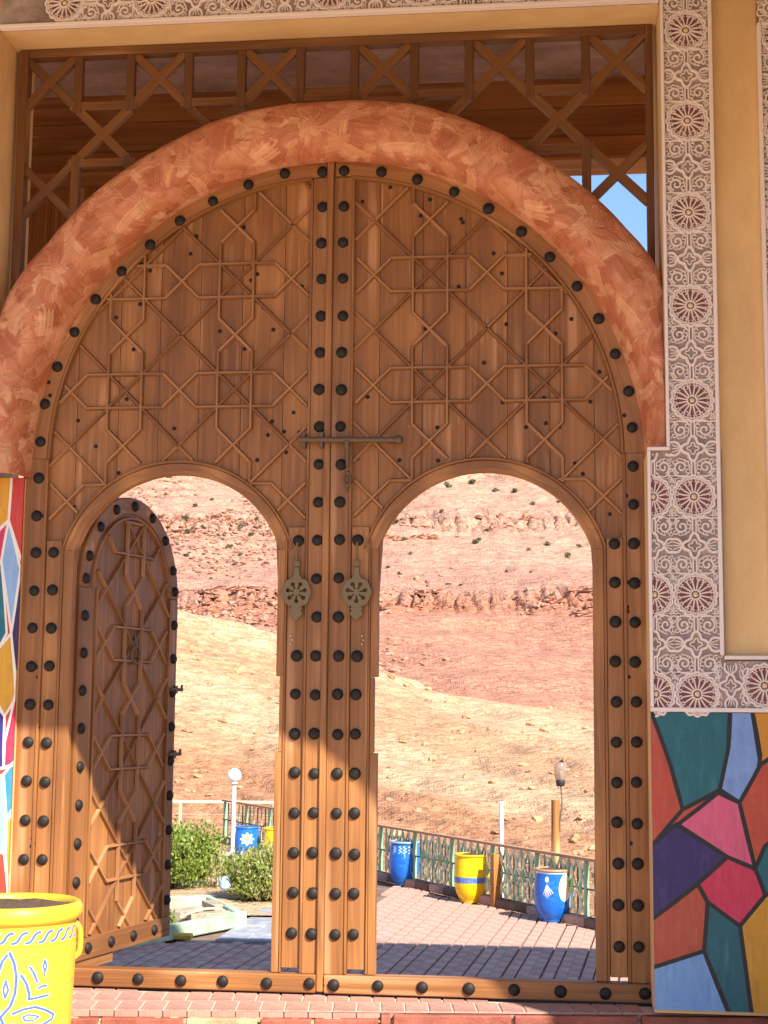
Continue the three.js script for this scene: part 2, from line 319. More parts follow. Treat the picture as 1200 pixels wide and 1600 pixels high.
const mix3 = (a, b, t) => [lerp(a[0], b[0], t), lerp(a[1], b[1], t), lerp(a[2], b[2], t)];
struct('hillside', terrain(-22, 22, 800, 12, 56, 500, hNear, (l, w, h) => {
  const dip = h + 0.3 * l + 0.3 * fbm(l * 0.2, w * 0.2, 2.2, 3), s = 0.5 + 0.5 * Math.sin(dip * 3.3 + 2 * fbm(l * 0.1, w * 0.1, 6, 2));
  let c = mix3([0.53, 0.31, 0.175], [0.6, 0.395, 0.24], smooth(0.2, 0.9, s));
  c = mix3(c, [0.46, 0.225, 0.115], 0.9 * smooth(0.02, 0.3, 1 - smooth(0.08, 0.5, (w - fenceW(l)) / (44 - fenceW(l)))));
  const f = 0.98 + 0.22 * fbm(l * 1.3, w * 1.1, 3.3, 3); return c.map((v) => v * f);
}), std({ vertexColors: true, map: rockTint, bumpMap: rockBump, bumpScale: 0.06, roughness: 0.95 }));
struct('mountain', terrain(-95, 95, 800, 60, 300, 800, hFar, (l, w, h) => {
  const n = fbm(l * 0.06, w * 0.06, 1.1, 4), hh = h + 4 * n;
  let c = mix3([0.57, 0.26, 0.17], [0.57, 0.3, 0.215], smooth(10, 13, hh));
  c = mix3(c, [0.61, 0.355, 0.255], smooth(15, 20, hh)); c = mix3(c, [0.62, 0.375, 0.265], smooth(28, 36, hh));
  c = mix3(c, [0.56, 0.215, 0.11], 0.9 * smooth(0.02, 0.25, fbm(l * 0.04 + 3, w * 0.03, 7, 3)) * (1 - smooth(11, 14, h)));
  const st = 0.5 + 0.5 * Math.sin(h * 2.6 + 3 * n); c = mix3(c, [0.48, 0.24, 0.17], 0.25 * st * st); const s2 = 0.5 + 0.5 * Math.sin(h * 7.3 + 5 * n); c = mix3(c, [0.42, 0.25, 0.19], 0.22 * s2 * s2 * s2);
  const f = 0.95 + 0.4 * fbm(l * 0.5, w * 0.5, 3.3, 3); return c.map((v) => v * f);
}, 16), std({ vertexColors: true, map: rockTint, bumpMap: rockBump, bumpScale: 0.24, roughness: 0.95 }));
const rowW = (l, target) => { let w = target; for (let i = 0; i < 12; i++) { const ww = w + 14 * fbm(l * 0.018, w * 0.012, 0.7, 3) + 4 * fbm(l * 0.09, w * 0.05, 5.1, 3) + 0.12 * l; w += (target - ww) * 0.7; } return w; };
function rock(seed) { const r = rnd(seed), g = new THREE.IcosahedronGeometry(1, 1), p = g.attributes.position, m = {}; for (let i = 0; i < p.count; i++) { const k = [p.getX(i), p.getY(i), p.getZ(i)].map((v) => v.toFixed(3)).join(); m[k] ??= 0.65 + 0.55 * r(); const f = m[k]; p.setXYZ(i, p.getX(i) * f, p.getY(i) * f * 0.62, p.getZ(i) * f * 0.85); } g.computeVertexNormals(); return g; }
function scatter(name, n, geo, mat, pick, seed) {
  const r = rnd(seed), im = new THREE.InstancedMesh(geo, mat, n), o = new THREE.Object3D();
  for (let i = 0; i < n; i++) { const q = pick(r); o.position.set(...q.p); o.scale.set(q.s * (0.7 + 0.7 * r()), q.s * (0.6 + 0.6 * r()), q.s * (0.7 + 0.7 * r())); o.rotation.set((r() - 0.5) * 0.6, r() * 6.3, (r() - 0.5) * 0.6); o.updateMatrix(); im.setMatrixAt(i, o.matrix); const v = 0.75 + 0.45 * r(); im.setColorAt(i, lin(v, v * (0.93 + 0.1 * r()), v * 0.95)); }
  im.name = numbered(name); sh(im); scene.add(im); return im;
}
tag(scatter('scree', 6000, rock(3), std({ color: lin(0.46, 0.26, 0.19), map: rockTint, roughness: 0.95 }), (r) => {
  for (let k = 0; k < 30; k++) {                                     // thickest where the noise, and the foot of the ledges, gather it
    const w = 100 + 150 * r(), l = (r() - 0.5) * w * 0.34, q = 1.3 * perlin.noise(l * 0.06 + 4, w * 0.035, 2.2) - 0.018 * l + (w > 118 && w < 150 ? 0.2 : 0);
    if (r() > 0.02 + 1.5 * q && k < 29) continue;
    const [x, z] = toXZ(l, w), s = 0.12 + 0.42 * r() ** 3; return { p: [x, hFar(l, w) + s * 0.12, z], s };
  }
}, 21), 'scattered red boulders and scree lying over the far mountain slope', 'rocks', null, 'stuff');
function slab(seed) { const r = rnd(seed), g = new THREE.BoxGeometry(1.6, 0.9, 1.2, 3, 2, 2), p = g.attributes.position, m = {}; for (let i = 0; i < p.count; i++) { const k = [p.getX(i), p.getY(i), p.getZ(i)].map((v) => v.toFixed(3)).join(); m[k] ??= [r(), r(), r()]; const q = m[k]; p.setXYZ(i, p.getX(i) + (q[0] - 0.5) * 0.5, p.getY(i) + (q[1] - 0.5) * 0.3, p.getZ(i) + (q[2] - 0.5) * 0.5); } const f = flat(g); f.computeVertexNormals(); return f; }
tag(scatter('cliff_blocks', 1500, slab(8), std({ color: lin(0.5, 0.28, 0.2), map: rockTint, roughness: 0.95 }), (r) => {
  const up = r() < 0.45, l = (r() - 0.5) * (up ? 76 : 60), w = rowW(l, up ? 199.6 + 6 * r() * r() : 148 + 7 * r() * r()), [x, z] = toXZ(l, w), n = perlin.noise(l * 0.11, up ? 3 : 7, 1.5), s = Math.max(0.1, (0.16 + 0.8 * n) * (0.4 + 0.9 * r())); return { p: [x, hFar(l, w) + 0.1 * s, z], s };
}, 23), 'broken ledge blocks along the two cliff bands of the mountain', 'rocks', null, 'stuff');
{ // thin rock plates standing out of the slope in rows, each with its own shadow
  const r = rnd(29), n = 900, im = new THREE.InstancedMesh(slab(15), std({ color: lin(0.54, 0.3, 0.21), map: rockTint, roughness: 0.95 }), n), o = new THREE.Object3D(), rows = [143, 146.5, 148.5, 150, 151.5, 154, 192, 198.5, 200, 201.5, 203, 206];
  for (let i = 0; i < n; i++) {
    let l, q, c = 0; const t = rows[Math.floor(r() * rows.length)]; do { l = (r() - 0.5) * t * 0.36; q = perlin.noise(l * 0.1 + t, t * 0.37, 0.5) - 0.012 * l; } while (q < 0.02 && ++c < 12);
    const w = rowW(l, t + 2.2 * (r() - 0.5) + 2.5 * perlin.noise(l * 0.2, t, 3)), [x, z] = toXZ(l, w), s = 0.22 + 0.6 * r() ** 2.5;
    o.position.set(x, hFar(l, w) + 0.05 + 0.1 * s, z); o.scale.set(s * (0.8 + 1.3 * r() * r()), s * (0.35 + 0.5 * r()), s * 0.8); o.rotation.set(-0.12 + 0.1 * r(), YAW + (r() - 0.5) * 1.4, (r() - 0.5) * 0.3); o.updateMatrix(); im.setMatrixAt(i, o.matrix); const v = 0.8 + 0.4 * r(); im.setColorAt(i, lin(v, v * 0.97, v * 0.95));
  }
  im.name = 'rock_ledges'; sh(im); scene.add(im); tag(im, 'thin rock ledges running in rows across the mountain', 'rocks', null, 'stuff');
}
tag(scatter('rubble', 1000, rock(5), std({ color: lin(0.55, 0.35, 0.2), map: rockTint, roughness: 0.95 }), (r) => {
  const t = r() ** 1.6, l0 = (r() - 0.5) * 0.36, w = lerp(fenceW(l0 * 24) + 0.3, 44, t), l = l0 * w, [x, z] = toXZ(l, w), s = 0.02 + 0.11 * r() ** 5; return { p: [x, hNear(l, w) + s * 0.2, z], s };
}, 22), 'loose sandy rubble lying over the near hillside', 'rubble', null, 'stuff');

// ray from the photograph's camera to the terrain: where a bush or stone seen there really stands
camera.updateMatrixWorld();
function onHill(px, py) {
  const d = new THREE.Vector3((px - 600) / 2355, -(py - 800) / 2355, -1).applyQuaternion(camera.quaternion), c = camera.position;
  for (let t = 14; t < 320; t += 0.2) { const x = c.x + d.x * t, y = c.y + d.y * t, z = c.z + d.z * t, l = (x - CX) * RT[0] + (z - CZ) * RT[1], w = (x - CX) * FW[0] + (z - CZ) * FW[1]; if (w < 60 ? hNear(l, w) > y && w < 58 : hFar(l, w) > y) return [x, y, z, t]; }
  return null;
}

// ------------------------------------------------------------------ gate: two leaves with wickets
const CXA = 0.01, ARCY = 2.83, WR = 0.61, WCX = -0.842, WCY = 2.135;          // arch centre, wicket radius and centre (left leaf)
const studGeo = lathe([[0.0305, 0], [0.031, 0.005], [0.0285, 0.012], [0.021, 0.019], [0.009, 0.023], [0, 0.0235]], 14).rotateX(Math.PI / 2);
const nailGeo = lathe([[0.012, 0], [0.011, 0.004], [0.005, 0.007], [0, 0.008]], 8).rotateX(Math.PI / 2);
const stripCache = {};
function stripGeo(len, w = 0.024, h = 0.017) { const k = Math.round(len * 100) / 100; const key = [k, w, h].join(); return stripCache[key] ??= (() => { const g = band([[-k / 2, 0], [k / 2, 0]], w, h, 0, false, w * 0.45), p = g.attributes.position, uv = g.attributes.uv; for (let i = 0; i < p.count; i++) uv.setXY(i, p.getY(i) * 2 + R() * 0.0, p.getX(i) / 2.4 + k); return g; })(); }
// interlaced strip pattern of squares, crosses and diagonals: segments clipped to where inside() holds
function lacing(parent, name, mat, cx, cy, P, a, inside, z, range, opt = {}) {
  const segs = [], b = P / 2 - a;
  for (let i = -range; i <= range; i++) for (let j = -range; j <= range; j++) {
    const x = cx + i * P, y = cy + j * P;
    for (const s of [1, -1]) {
      segs.push([x - b, y + s * a, x + b, y + s * a, 2], [x + b, y + s * a, x + P - b, y - s * a, s > 0 ? 0 : 1]);
      segs.push([x + s * a, y - b, x + s * a, y + b, 3], [x + s * a, y + b, x - s * a, y + P - b, s > 0 ? 0 : 1]);
    }
    if (!opt.open) { const q = P / 2 - 0.0; segs.push([x - q, y - q, x + q, y + q, 1], [x - q, y + q, x + q, y - q, 0]); }
  }
  const lift = [0, 0.0016, 0.0032, 0.0048];
  for (const [x0, y0, x1, y1, f] of segs) {
    const L = Math.hypot(x1 - x0, y1 - y0), n = Math.ceil(L / 0.01); let run = null;
    const flush = (t1) => {
      if (run === null) return; const t0 = run; run = null; if ((t1 - t0) * L < 0.02) return;
      const m = (t0 + t1) / 2, len = (t1 - t0) * L + (opt.over ?? 0.006);
      part(name, opt.geo ? opt.geo(len) : stripGeo(len), mat, parent, [lerp(x0, x1, m), lerp(y0, y1, m), z + lift[f] * (opt.lift ?? 1)], [0, 0, Math.atan2(y1 - y0, x1 - x0)]);
    };
    for (let k = 0; k <= n; k++) { const t = k / n, ok = inside(lerp(x0, x1, t), lerp(y0, y1, t)); if (ok && run === null) run = t; if (!ok) flush((k - 1) / n); }
    flush(1);
  }
}
function sector(r0, r1, a0, a1, z0, z1, cx, cy, n = 40, bevel = 0.006) {
  const s = new THREE.Shape([...arc(cx, cy, r1, a0, a1, n), ...arc(cx, cy, r0, a1, a0, n)].map((p) => new THREE.Vector2(...p)));
  const g = new THREE.ExtrudeGeometry(s, { depth: z1 - z0 - bevel, bevelEnabled: bevel > 0, bevelSize: bevel, bevelThickness: bevel, bevelOffset: -bevel, bevelSegments: 1, curveSegments: 1 }); g.translate(0, 0, z0); return g;
}
function polarUV(g, cx, cy) { g = flat(g); const p = g.attributes.position, uv = new Float32Array(p.count * 2); for (let i = 0; i < p.count; i++) { const x = p.getX(i) - cx, y = p.getY(i) - cy; uv[2 * i] = (Math.hypot(x, y) + p.getZ(i)) / 1.2; uv[2 * i + 1] = Math.atan2(y, x) * 1.6 / 2.4; } g.setAttribute('uv', new THREE.BufferAttribute(uv, 2)); return g; }
function outline(pts, z0, z1, axis = 'y') { const g = new THREE.ExtrudeGeometry(new THREE.Shape(pts.map((p) => new THREE.Vector2(...p))), { depth: z1 - z0, bevelEnabled: false }); g.translate(0, 0, z0); return buv(g, axis); }

function gateLeaf(side, label) {
  const t = thing('gate_leaf', label, 'gate leaf'), L = side < 0;
  const mx = (x) => (L ? x : 0.02 - x), span = (a, b) => (L ? [a, b] : [0.02 - b, 0.02 - a]);
  const wcx = mx(WCX), P = (g, mat, name, p) => part(name, g, mat, t, p);
  const bx = (a, b, y0, y1, z0, z1, axis, bev) => { const [p, q] = span(a, b); return box(p, q, y0, y1, z0, z1, axis, bev); };
  const topY = (x, r) => ARCY + Math.sqrt(Math.max(0, r * r - (x - CXA) ** 2)), wickY = (x) => { const q = WR * WR - (x - wcx) ** 2; return q > 0 ? WCY + Math.sqrt(q) : 0; };
  // vertical boards above and round the wicket
  const ledger = [], cuts = [-1.66, -1.44, -1.2, -0.97, -0.74, -0.5, -0.26, -0.06];
  for (let i = 0; i + 1 < cuts.length; i++) {
    const [a, b] = span(cuts[i] + 0.0015, cuts[i + 1] - 0.0015), N = 10, pts = [];
    for (let k = 0; k <= N; k++) { const x = lerp(a, b, k / N); pts.push([x, topY(x, 1.68)]); }
    for (let k = N; k >= 0; k--) { const x = lerp(a, b, k / N); let y = wickY(x); if (!y || Math.abs(x - wcx) > 0.575) y = Math.abs(x - wcx) < 0.575 ? 2.3 : 2.0; pts.push([x, Math.max(y, 2.0)]); }
    P(outline(pts, -0.07, -0.02 - 0.002 * R()), M.plank[(i * 2 + (L ? 0 : 1)) % 3], 'plank'); ledger.push(outline(pts.map(([x, y]) => [x + (x < (a + b) / 2 ? -0.002 : 0.002), y]), -0.095, -0.072));
  }
  P(merge(ledger), M.dark, 'backing');
  // arched studded rim and its moulding
  P(polarUV(L ? sector(1.605, 1.74, Math.PI / 2 + 0.02, Math.PI, -0.06, 0.004, CXA, ARCY) : sector(1.605, 1.74, 0, Math.PI / 2 - 0.006, -0.06, 0.004, CXA, ARCY), CXA, ARCY), M.frame, 'arched_rim');
  P(polarUV(band(L ? arc(CXA, ARCY, 1.597, Math.PI / 2 + 0.075, Math.PI, 48) : arc(CXA, ARCY, 1.597, 0, Math.PI / 2 - 0.064, 48), 0.022, 0.028, -0.018), CXA, ARCY), M.strip, 'arched_moulding');
  // hinge stile
  P(bx(-1.73, -1.605, 0.062, ARCY, -0.06, 0.004), M.frame, 'hinge_stile');
  P(bx(-1.604, -1.586, 0.062, ARCY, -0.05, 0.012, 'y', 0.005), M.strip, 'moulding');
  P(bx(-1.5845, -1.497, 0.085, 2.37, -0.055, -0.004, 'y', 0.004), M.frame, 'stile_board');
  P(bx(-1.4955, -1.482, 0.062, 2.33, -0.05, 0.006, 'y', 0.004), M.strip, 'moulding');
  P(bx(-1.481, -1.423, 0.062, 2.315, -0.07, 0.0, 'y', 0.004), M.frame, 'edge_board');
  // lock stile
  P(bx(-0.1, L ? -0.023 : 0.0012, 0.062, 4.425, -0.06, 0.002), M.frame, 'lock_stile');
  P(bx(-0.116, -0.1015, 0.062, 4.415, -0.05, 0.01, 'y', 0.004), M.strip, 'moulding');
  P(bx(-0.2145, -0.1175, 0.085, 2.44, -0.055, -0.006, 'y', 0.004), M.frame, 'stile_board');
  P(bx(-0.2265, -0.2155, 0.062, 2.37, -0.05, 0.006, 'y', 0.004), M.strip, 'moulding');
  for (const [y0, y1, e] of [[0.062, 1.215, -0.268], [1.217, 1.62, -0.248], [1.622, 2.315, -0.268]]) P(bx(e, -0.2275, y0, y1, -0.07, -0.001, 'y', 0.003), M.frame, 'edge_board');
  if (L) P(bx(-0.0215, 0.0165, -0.03, 4.52, -0.06, 0.022, 'y', 0.008), M.frame, 'astragal');
  // moulded arch round the wicket
  const wa = Math.asin(0.17 / WR);
  P(polarUV(sector(WR - 0.004, WR + 0.058, wa - 0.03, Math.PI - wa + 0.03, -0.075, -0.004, wcx, WCY, 36, 0.005), wcx, WCY), M.frame, 'wicket_arch');
  P(polarUV(band(arc(wcx, WCY, WR + 0.066, wa - 0.01, Math.PI - wa + 0.01, 40), 0.02, 0.02, -0.018), wcx, WCY), M.strip, 'arched_moulding');
  // bottom rail
  P(bx(-1.73, L ? -0.023 : 0.001, -0.035, 0.06, -0.06, 0.03, 'x', 0.008), M.frame, 'bottom_rail');
  // strip lacing
  const inside = (x, y) => { const X = mx(x); if (X > -0.12 || y < 2.36) return false; if (y > ARCY ? Math.hypot(x - CXA, y - ARCY) > 1.587 : X < -1.585) return false; return Math.hypot(x - wcx, y - WCY) > WR + 0.076; };
  lacing(t, 'lacing_strip', M.strip, L ? -0.535 : 0.562, L ? 3.217 : 3.228, 0.629, 0.0965, inside, -0.0205, 3);
  // studs
  const S = (x, y, z = 0.002) => { const o = P(studGeo, M.iron, 'stud', [x + (R() - 0.5) * 0.006, y + (R() - 0.5) * 0.006, z]); o.rotation.z = R() * 6; o.scale.setScalar(0.96 + 0.1 * R()); };
  const y0 = L ? 2.93 : 2.971;
  for (let k = 0; k < 14; k++) S(mx(-1.6424), y0 - 0.21 * k);
  for (let k = 3; k < 14; k++) S(mx(-1.541), y0 - 0.21 * k, -0.005);
  for (let k = 0; k < 21; k++) S(L ? -0.05 : 0.073, 4.465 - 0.21 * k, 0.001);
  for (const k of [10, 13, 14, 15, 16, 17, 18, 19, 20]) S(L ? -0.158 : 0.173, 4.465 - 0.21 * k, -0.007);
  const rim = L ? [[-1.624, 3.145], [-1.558, 3.362], [-1.464, 3.558], [-1.347, 3.746], [-1.202, 3.911], [-1.038, 4.061], [-0.867, 4.196], [-0.68, 4.307], [-0.478, 4.396], [-0.265, 4.457]] : [[0.284, 4.45], [0.49, 4.399], [0.696, 4.322], [0.885, 4.216], [1.069, 4.079], [1.227, 3.932], [1.37, 3.762], [1.486, 3.579], [1.578, 3.38], [1.644, 3.173]];
  for (const [x, y] of rim) S(x, y, 0.003);
  for (const x of L ? [-1.2, -0.98, -0.745, -0.52, -0.285, -0.055] : [0.075, 0.31, 0.54, 0.785, 1.02, 1.26, 1.49, 1.69]) S(x, 0.012, 0.028);
  // old nail heads, as scattered as on the real boards
  const r = rnd(L ? 5 : 6); let n = 0;
  for (let k = 0; k < 400 && n < 30; k++) { const x = mx(-1.55 + 1.45 * r()), y = 2.4 + 2 * r(); if (!inside(x, y)) continue; P(nailGeo, M.iron, 'nail', [x, y, -0.021]); n++; }
  for (let k = 0; k < 9; k++) P(nailGeo, M.iron, 'nail', [mx(-1.61 + 0.02 * r()), 0.4 + 3 * r(), 0.003]);
  // door knocker
  const kx = L ? -0.158 : 0.172;
  const kz = 0.02, ks = new THREE.Shape(), N = 72;
  for (let i = 0; i <= N; i++) { const a = Math.PI / 2 + i / N * 2 * Math.PI, s = Math.abs(Math.sin((a - Math.PI / 2) / 2)); const rr = 0.079 * (1 + 0.035 * Math.cos(8 * a)); const x = rr * Math.cos(a), y = rr * Math.sin(a) * 1.06; i ? ks.lineTo(x, y) : ks.moveTo(x, y); }
  for (let q = 0; q < 7; q++) { const a = -Math.PI / 2 + q * 2 * Math.PI / 7, h = new THREE.Path(), px = -Math.sin(a), py = Math.cos(a); const pt = (rr, s) => [rr * Math.cos(a) + px * s, rr * Math.sin(a) + py * s]; const poly = [pt(0.017, 0.0045), pt(0.036, 0.0045), ...Array.from({ length: 9 }, (_, i) => { const b = Math.PI - (i + 0.5) / 9 * 2 * Math.PI * 0.94 + 0.0; return pt(0.048 + 0.0125 * Math.cos(b), 0.0125 * Math.sin(b)); }), pt(0.036, -0.0045), pt(0.017, -0.0045)]; h.setFromPoints(poly.map((p) => new THREE.Vector2(...p))); ks.holes.push(h); }
  { const h = new THREE.Path(); h.absarc(0, 0, 0.0125, 0, 6.283, true); ks.holes.push(h); }
  const kn = P(new THREE.ExtrudeGeometry(ks, { depth: 0.008, bevelEnabled: true, bevelSize: 0.0015, bevelThickness: 0.002, bevelSegments: 1, curveSegments: 10 }), M.brass, 'door_knocker', [kx, 2.078, kz]);
  const tail = new THREE.Shape([[-0.02, -0.07], [-0.034, -0.092], [-0.024, -0.098], [-0.036, -0.116], [-0.02, -0.134], [0, -0.152], [0.02, -0.134], [0.036, -0.116], [0.024, -0.098], [0.034, -0.092], [0.02, -0.07]].map((p) => new THREE.Vector2(...p)));
  part('knocker_tail', new THREE.ExtrudeGeometry(tail, { depth: 0.008, bevelEnabled: true, bevelSize: 0.0015, bevelThickness: 0.002, bevelSegments: 1 }), M.brass, kn, [0, 0, -0.0015]);
  const neck = new THREE.Shape([[-0.03, 0.07], [-0.014, 0.098], [-0.012, 0.136], [0.012, 0.136], [0.014, 0.098], [0.03, 0.07]].map((p) => new THREE.Vector2(...p)));
  part('knocker_neck', new THREE.ExtrudeGeometry(neck, { depth: 0.008, bevelEnabled: true, bevelSize: 0.0015, bevelThickness: 0.002, bevelSegments: 1 }), M.brass, kn, [0, 0, 0.0015]);
  part('hinge_clasp', new RoundedBoxGeometry(0.036, 0.034, 0.02, 2, 0.004), M.brass, kn, [0, 0.158, 0.004]);
  part('hanging_strap', merge([rod([-0.004, 0.175, 0.006], [0.004, 0.27, 0.028], 0.006), new THREE.TorusGeometry(0.012, 0.0035, 6, 14).translate(0, 0.145, 0.006)]), M.brass, kn);
  part('strike_dots', merge([0.155, 0.178, 0.2].map((q, i) => new THREE.SphereGeometry(0.0055, 8, 6).translate((L ? -0.034 : 0.03) + 0.008 * (i % 2), -0.08 - q, -kz + 0.001))), M.steel, kn);
  return t;
}
const leftLeaf = gateLeaf(-1, 'left half of the big studded wooden gate, its arched wicket standing open');
const rightLeaf = gateLeaf(1, 'right half of the big studded wooden gate, framing the pots and fence beyond');
// sliding bolt across both halves, fixed to the left one
{
  const b = part('bolt', merge([rod([-0.15, 2.917, 0.055], [0.4, 2.909, 0.055], 0.0155, 0.0155, 10), new THREE.SphereGeometry(0.026, 12, 8).translate(0.4, 2.909, 0.055)]), M.oldIron, leftLeaf);
  for (const x of [-0.128, -0.03]) part('bolt_plate', buv(new RoundedBoxGeometry(0.02, 0.085, 0.05, 1, 0.004).translate(x, 2.916, 0.03), 'y', 0.3, 0.3), M.oldIron, b);
  const h = part('bolt_keeper', merge([new RoundedBoxGeometry(0.05, 0.026, 0.035, 1, 0.004).translate(0.36, 2.91, 0.02), new RoundedBoxGeometry(0.03, 0.03, 0.05, 1, 0.004).translate(0.09, 2.915, 0.03)]), M.oldIron, rightLeaf);
  part('hasp', merge([rod([0.115, 2.905, 0.06], [0.118, 2.76, 0.045], 0.017, 0.01, 8), new THREE.TorusGeometry(0.024, 0.007, 6, 16).scale(0.8, 1.4, 1).translate(0.116, 2.7, 0.03), rod([0.118, 2.67, 0.03], [0.11, 2.63, 0.02], 0.009, 0.006)]), M.oldIron, h);
}
// open wicket door
{
  const t = thing('wicket_door', 'narrow arched wooden door swung open inside the left wicket, half in sunlight', 'door', [-1.405, 0.058, -0.075], 1.325);
  const W = 1.15, r = 0.575, cy = 2.06;
  const top = (x) => cy + Math.sqrt(Math.max(0, r * r - (x - r) ** 2));
  const cuts = [0.002, 0.2, 0.4, 0.6, 0.8, 1.0, 1.148];
  for (let i = 0; i + 1 < cuts.length; i++) { const a = cuts[i] + 0.0015, b = cuts[i + 1] - 0.0015, pts = [[a, 0.004], [b, 0.004]]; for (let k = 8; k >= 0; k--) { const x = lerp(a, b, k / 8); pts.push([x, Math.max(top(x), cy)]); } part('plank', outline(pts, -0.045, -0.012), M.leaf, t); }
  part('hinge_stile', box(0.0, 0.16, 0.12, cy, -0.05, 0.0, 'y', 0.004), M.leaf, t);
  part('lock_stile', box(W - 0.1, W, 0.12, cy, -0.05, 0.0, 'y', 0.004), M.leaf, t);
  part('arched_rim', polarUV(sector(r - 0.1, r, 0, Math.PI, -0.05, 0.0, r, cy), r, cy), M.leaf, t);
  part('arched_moulding', polarUV(band(arc(r, cy, r - 0.125, 0.02, Math.PI - 0.02, 40), 0.022, 0.02, -0.012), r, cy), M.leafStrip, t);
  part('bottom_rail', box(0.0, W, 0.0, 0.118, -0.05, 0.003, 'x', 0.004), M.leaf, t);
  for (const x of [0.17, W - 0.112]) part('moulding', box(x, x + 0.018, 0.12, cy, -0.03, 0.008, 'y', 0.004), M.leafStrip, t);
  lacing(t, 'lacing_strip', M.leafStrip, 0.6, 0.5, 0.629, 0.0965, (x, y) => x > 0.19 && x < W - 0.115 && y > 0.125 && (y < cy || Math.hypot(x - r, y - cy) < r - 0.14), -0.0125, 4, { geo: (len) => stripGeo(len, 0.024, 0.018), lift: 1.2 });
  const S = (x, y) => part('stud', studGeo, M.iron, t, [x, y, 0.001]);
  for (let k = 0; k < 10; k++) { S(0.055, 0.22 + 0.21 * k); S(W - 0.05, 0.22 + 0.21 * k); }
  for (const a of [0.35, 0.75, 1.15, 1.57, 1.99, 2.39, 2.79]) S(r + (r - 0.05) * Math.cos(a), cy + (r - 0.05) * Math.sin(a));
  for (const x of [0.2, 0.45, 0.7, 0.95]) S(x, 0.06);
  const kn = part('door_knocker', merge([new THREE.TorusGeometry(0.05, 0.009, 8, 20).translate(0, 0, 0.02), new THREE.CylinderGeometry(0.03, 0.034, 0.02, 14).rotateX(Math.PI / 2).translate(0, 0.06, 0.008)]), M.oldIron, t, [0.62, 1.7, -0.01]);
  part('knocker_strap', rod([0, 0.06, 0.02], [0, 0.14, 0.01], 0.007), M.oldIron, kn);
  for (const y of [1.5, 1.1]) part('latch', merge([rod([W - 0.09, y, 0.012], [W + 0.06, y, 0.012], 0.011), new RoundedBoxGeometry(0.03, 0.05, 0.02, 1, 0.004).translate(W - 0.02, y, 0.01), rod([W + 0.05, y, 0.012], [W + 0.055, y + 0.03, 0.015], 0.008)]), M.oldIron, t);
  part('foot_block', box(0.02, 0.5, -0.06, 0.002, -0.08, -0.01, 'x', 0.004), M.dark, t);
}

// ------------------------------------------------------------------ stuccoed arch round the gate
{
  const prof = [[2.05, -0.03], [2.062, 0.12], [2.05, 0.19], [2.005, 0.235], [1.9, 0.255], [1.835, 0.253], [1.795, 0.232], [1.765, 0.18], [1.735, 0.09], [1.705, -0.0], [1.7, -0.05]];
  const N = 260, K = prof.length, pos = [], uv = [], idx = [], cy = 2.76;
  const cum = [0]; for (let k = 1; k < K; k++) cum.push(cum[k - 1] + Math.hypot(prof[k][0] - prof[k - 1][0], prof[k][1] - prof[k - 1][1]));
  for (let i = 0; i <= N; i++) {
    const t = i / N;
    for (let k = 0; k < K; k++) {
      const f = 6 / N; let x, y, nx, ny, s;                          // short straight feet, then the half circle
      if (t < f) { nx = -1; ny = 0; y = lerp(2.72, cy, t / f); x = -prof[k][0]; s = y - cy; }
      else if (t > 1 - f) { nx = 1; ny = 0; y = lerp(2.72, cy, (1 - t) / f); x = prof[k][0]; s = Math.PI * 1.9 + cy - y; }
      else { const a = Math.PI * (1 - (t - f) / (1 - 2 * f)); nx = Math.cos(a); ny = Math.sin(a); x = nx * prof[k][0]; y = cy + ny * prof[k][0] * (1 - 0.004); s = (Math.PI - a) * 1.9; }
      if (k === 9 || k === 10) y += 0.06 * ny;
      const bump = k < 9 && k > 0 ? 0.03 * fbm(s * 2.2, cum[k] * 3, 2.4, 4) + 0.008 * perlin.noise(s * 14, cum[k] * 16, 5) : 0;
      const wob = k < 9 ? 0.03 * perlin.noise(s * 0.9, 3.1, 0.2) + 0.012 * perlin.noise(s * 5, 3.1, k * 0.3) : 0;
      x += nx * wob + CXA + 0.01; y += ny * wob;
      pos.push(clamp(x, -1.868, 1.818), y, prof[k][1] + bump); uv.push(s / 1.7, cum[k] / 1.7);
    }
  }
  for (let i = 0; i < N; i++) for (let k = 0; k < K - 1; k++) { const a = i * K + k, b = a + 1, c = a + K, d = c + 1; idx.push(a, b, c, b, d, c); }
  const g = new THREE.BufferGeometry(); g.setAttribute('position', new THREE.Float32BufferAttribute(pos, 3)); g.setAttribute('uv', new THREE.Float32BufferAttribute(uv, 2)); g.setIndex(idx); g.computeVertexNormals();
  const t = thing('plaster_arch', 'rough salmon and brick red plaster arch curving over the wooden gate', 'arch');
  part('arch_moulding', g, M.stucco, t);
  const r = rnd(77), st = [];
  for (let i = 0; i < 16; i++) { const x = 1.70 + 0.1 * r(), y = 3.42 + 0.2 * r(), a = (r() < 0.5 ? 1.57 : 0.2) + (r() - 0.5) * 1.2, l = 0.03 + 0.06 * r(); st.push(rod([x - l * Math.cos(a), y - l * Math.sin(a), 0.2], [x + l * Math.cos(a), y + l * Math.sin(a), 0.215 + 0.02 * r()], 0.004, 0.003, 5)); }
  part('bared_straw', merge(st), std({ color: lin(0.72, 0.52, 0.36) }), t);
}

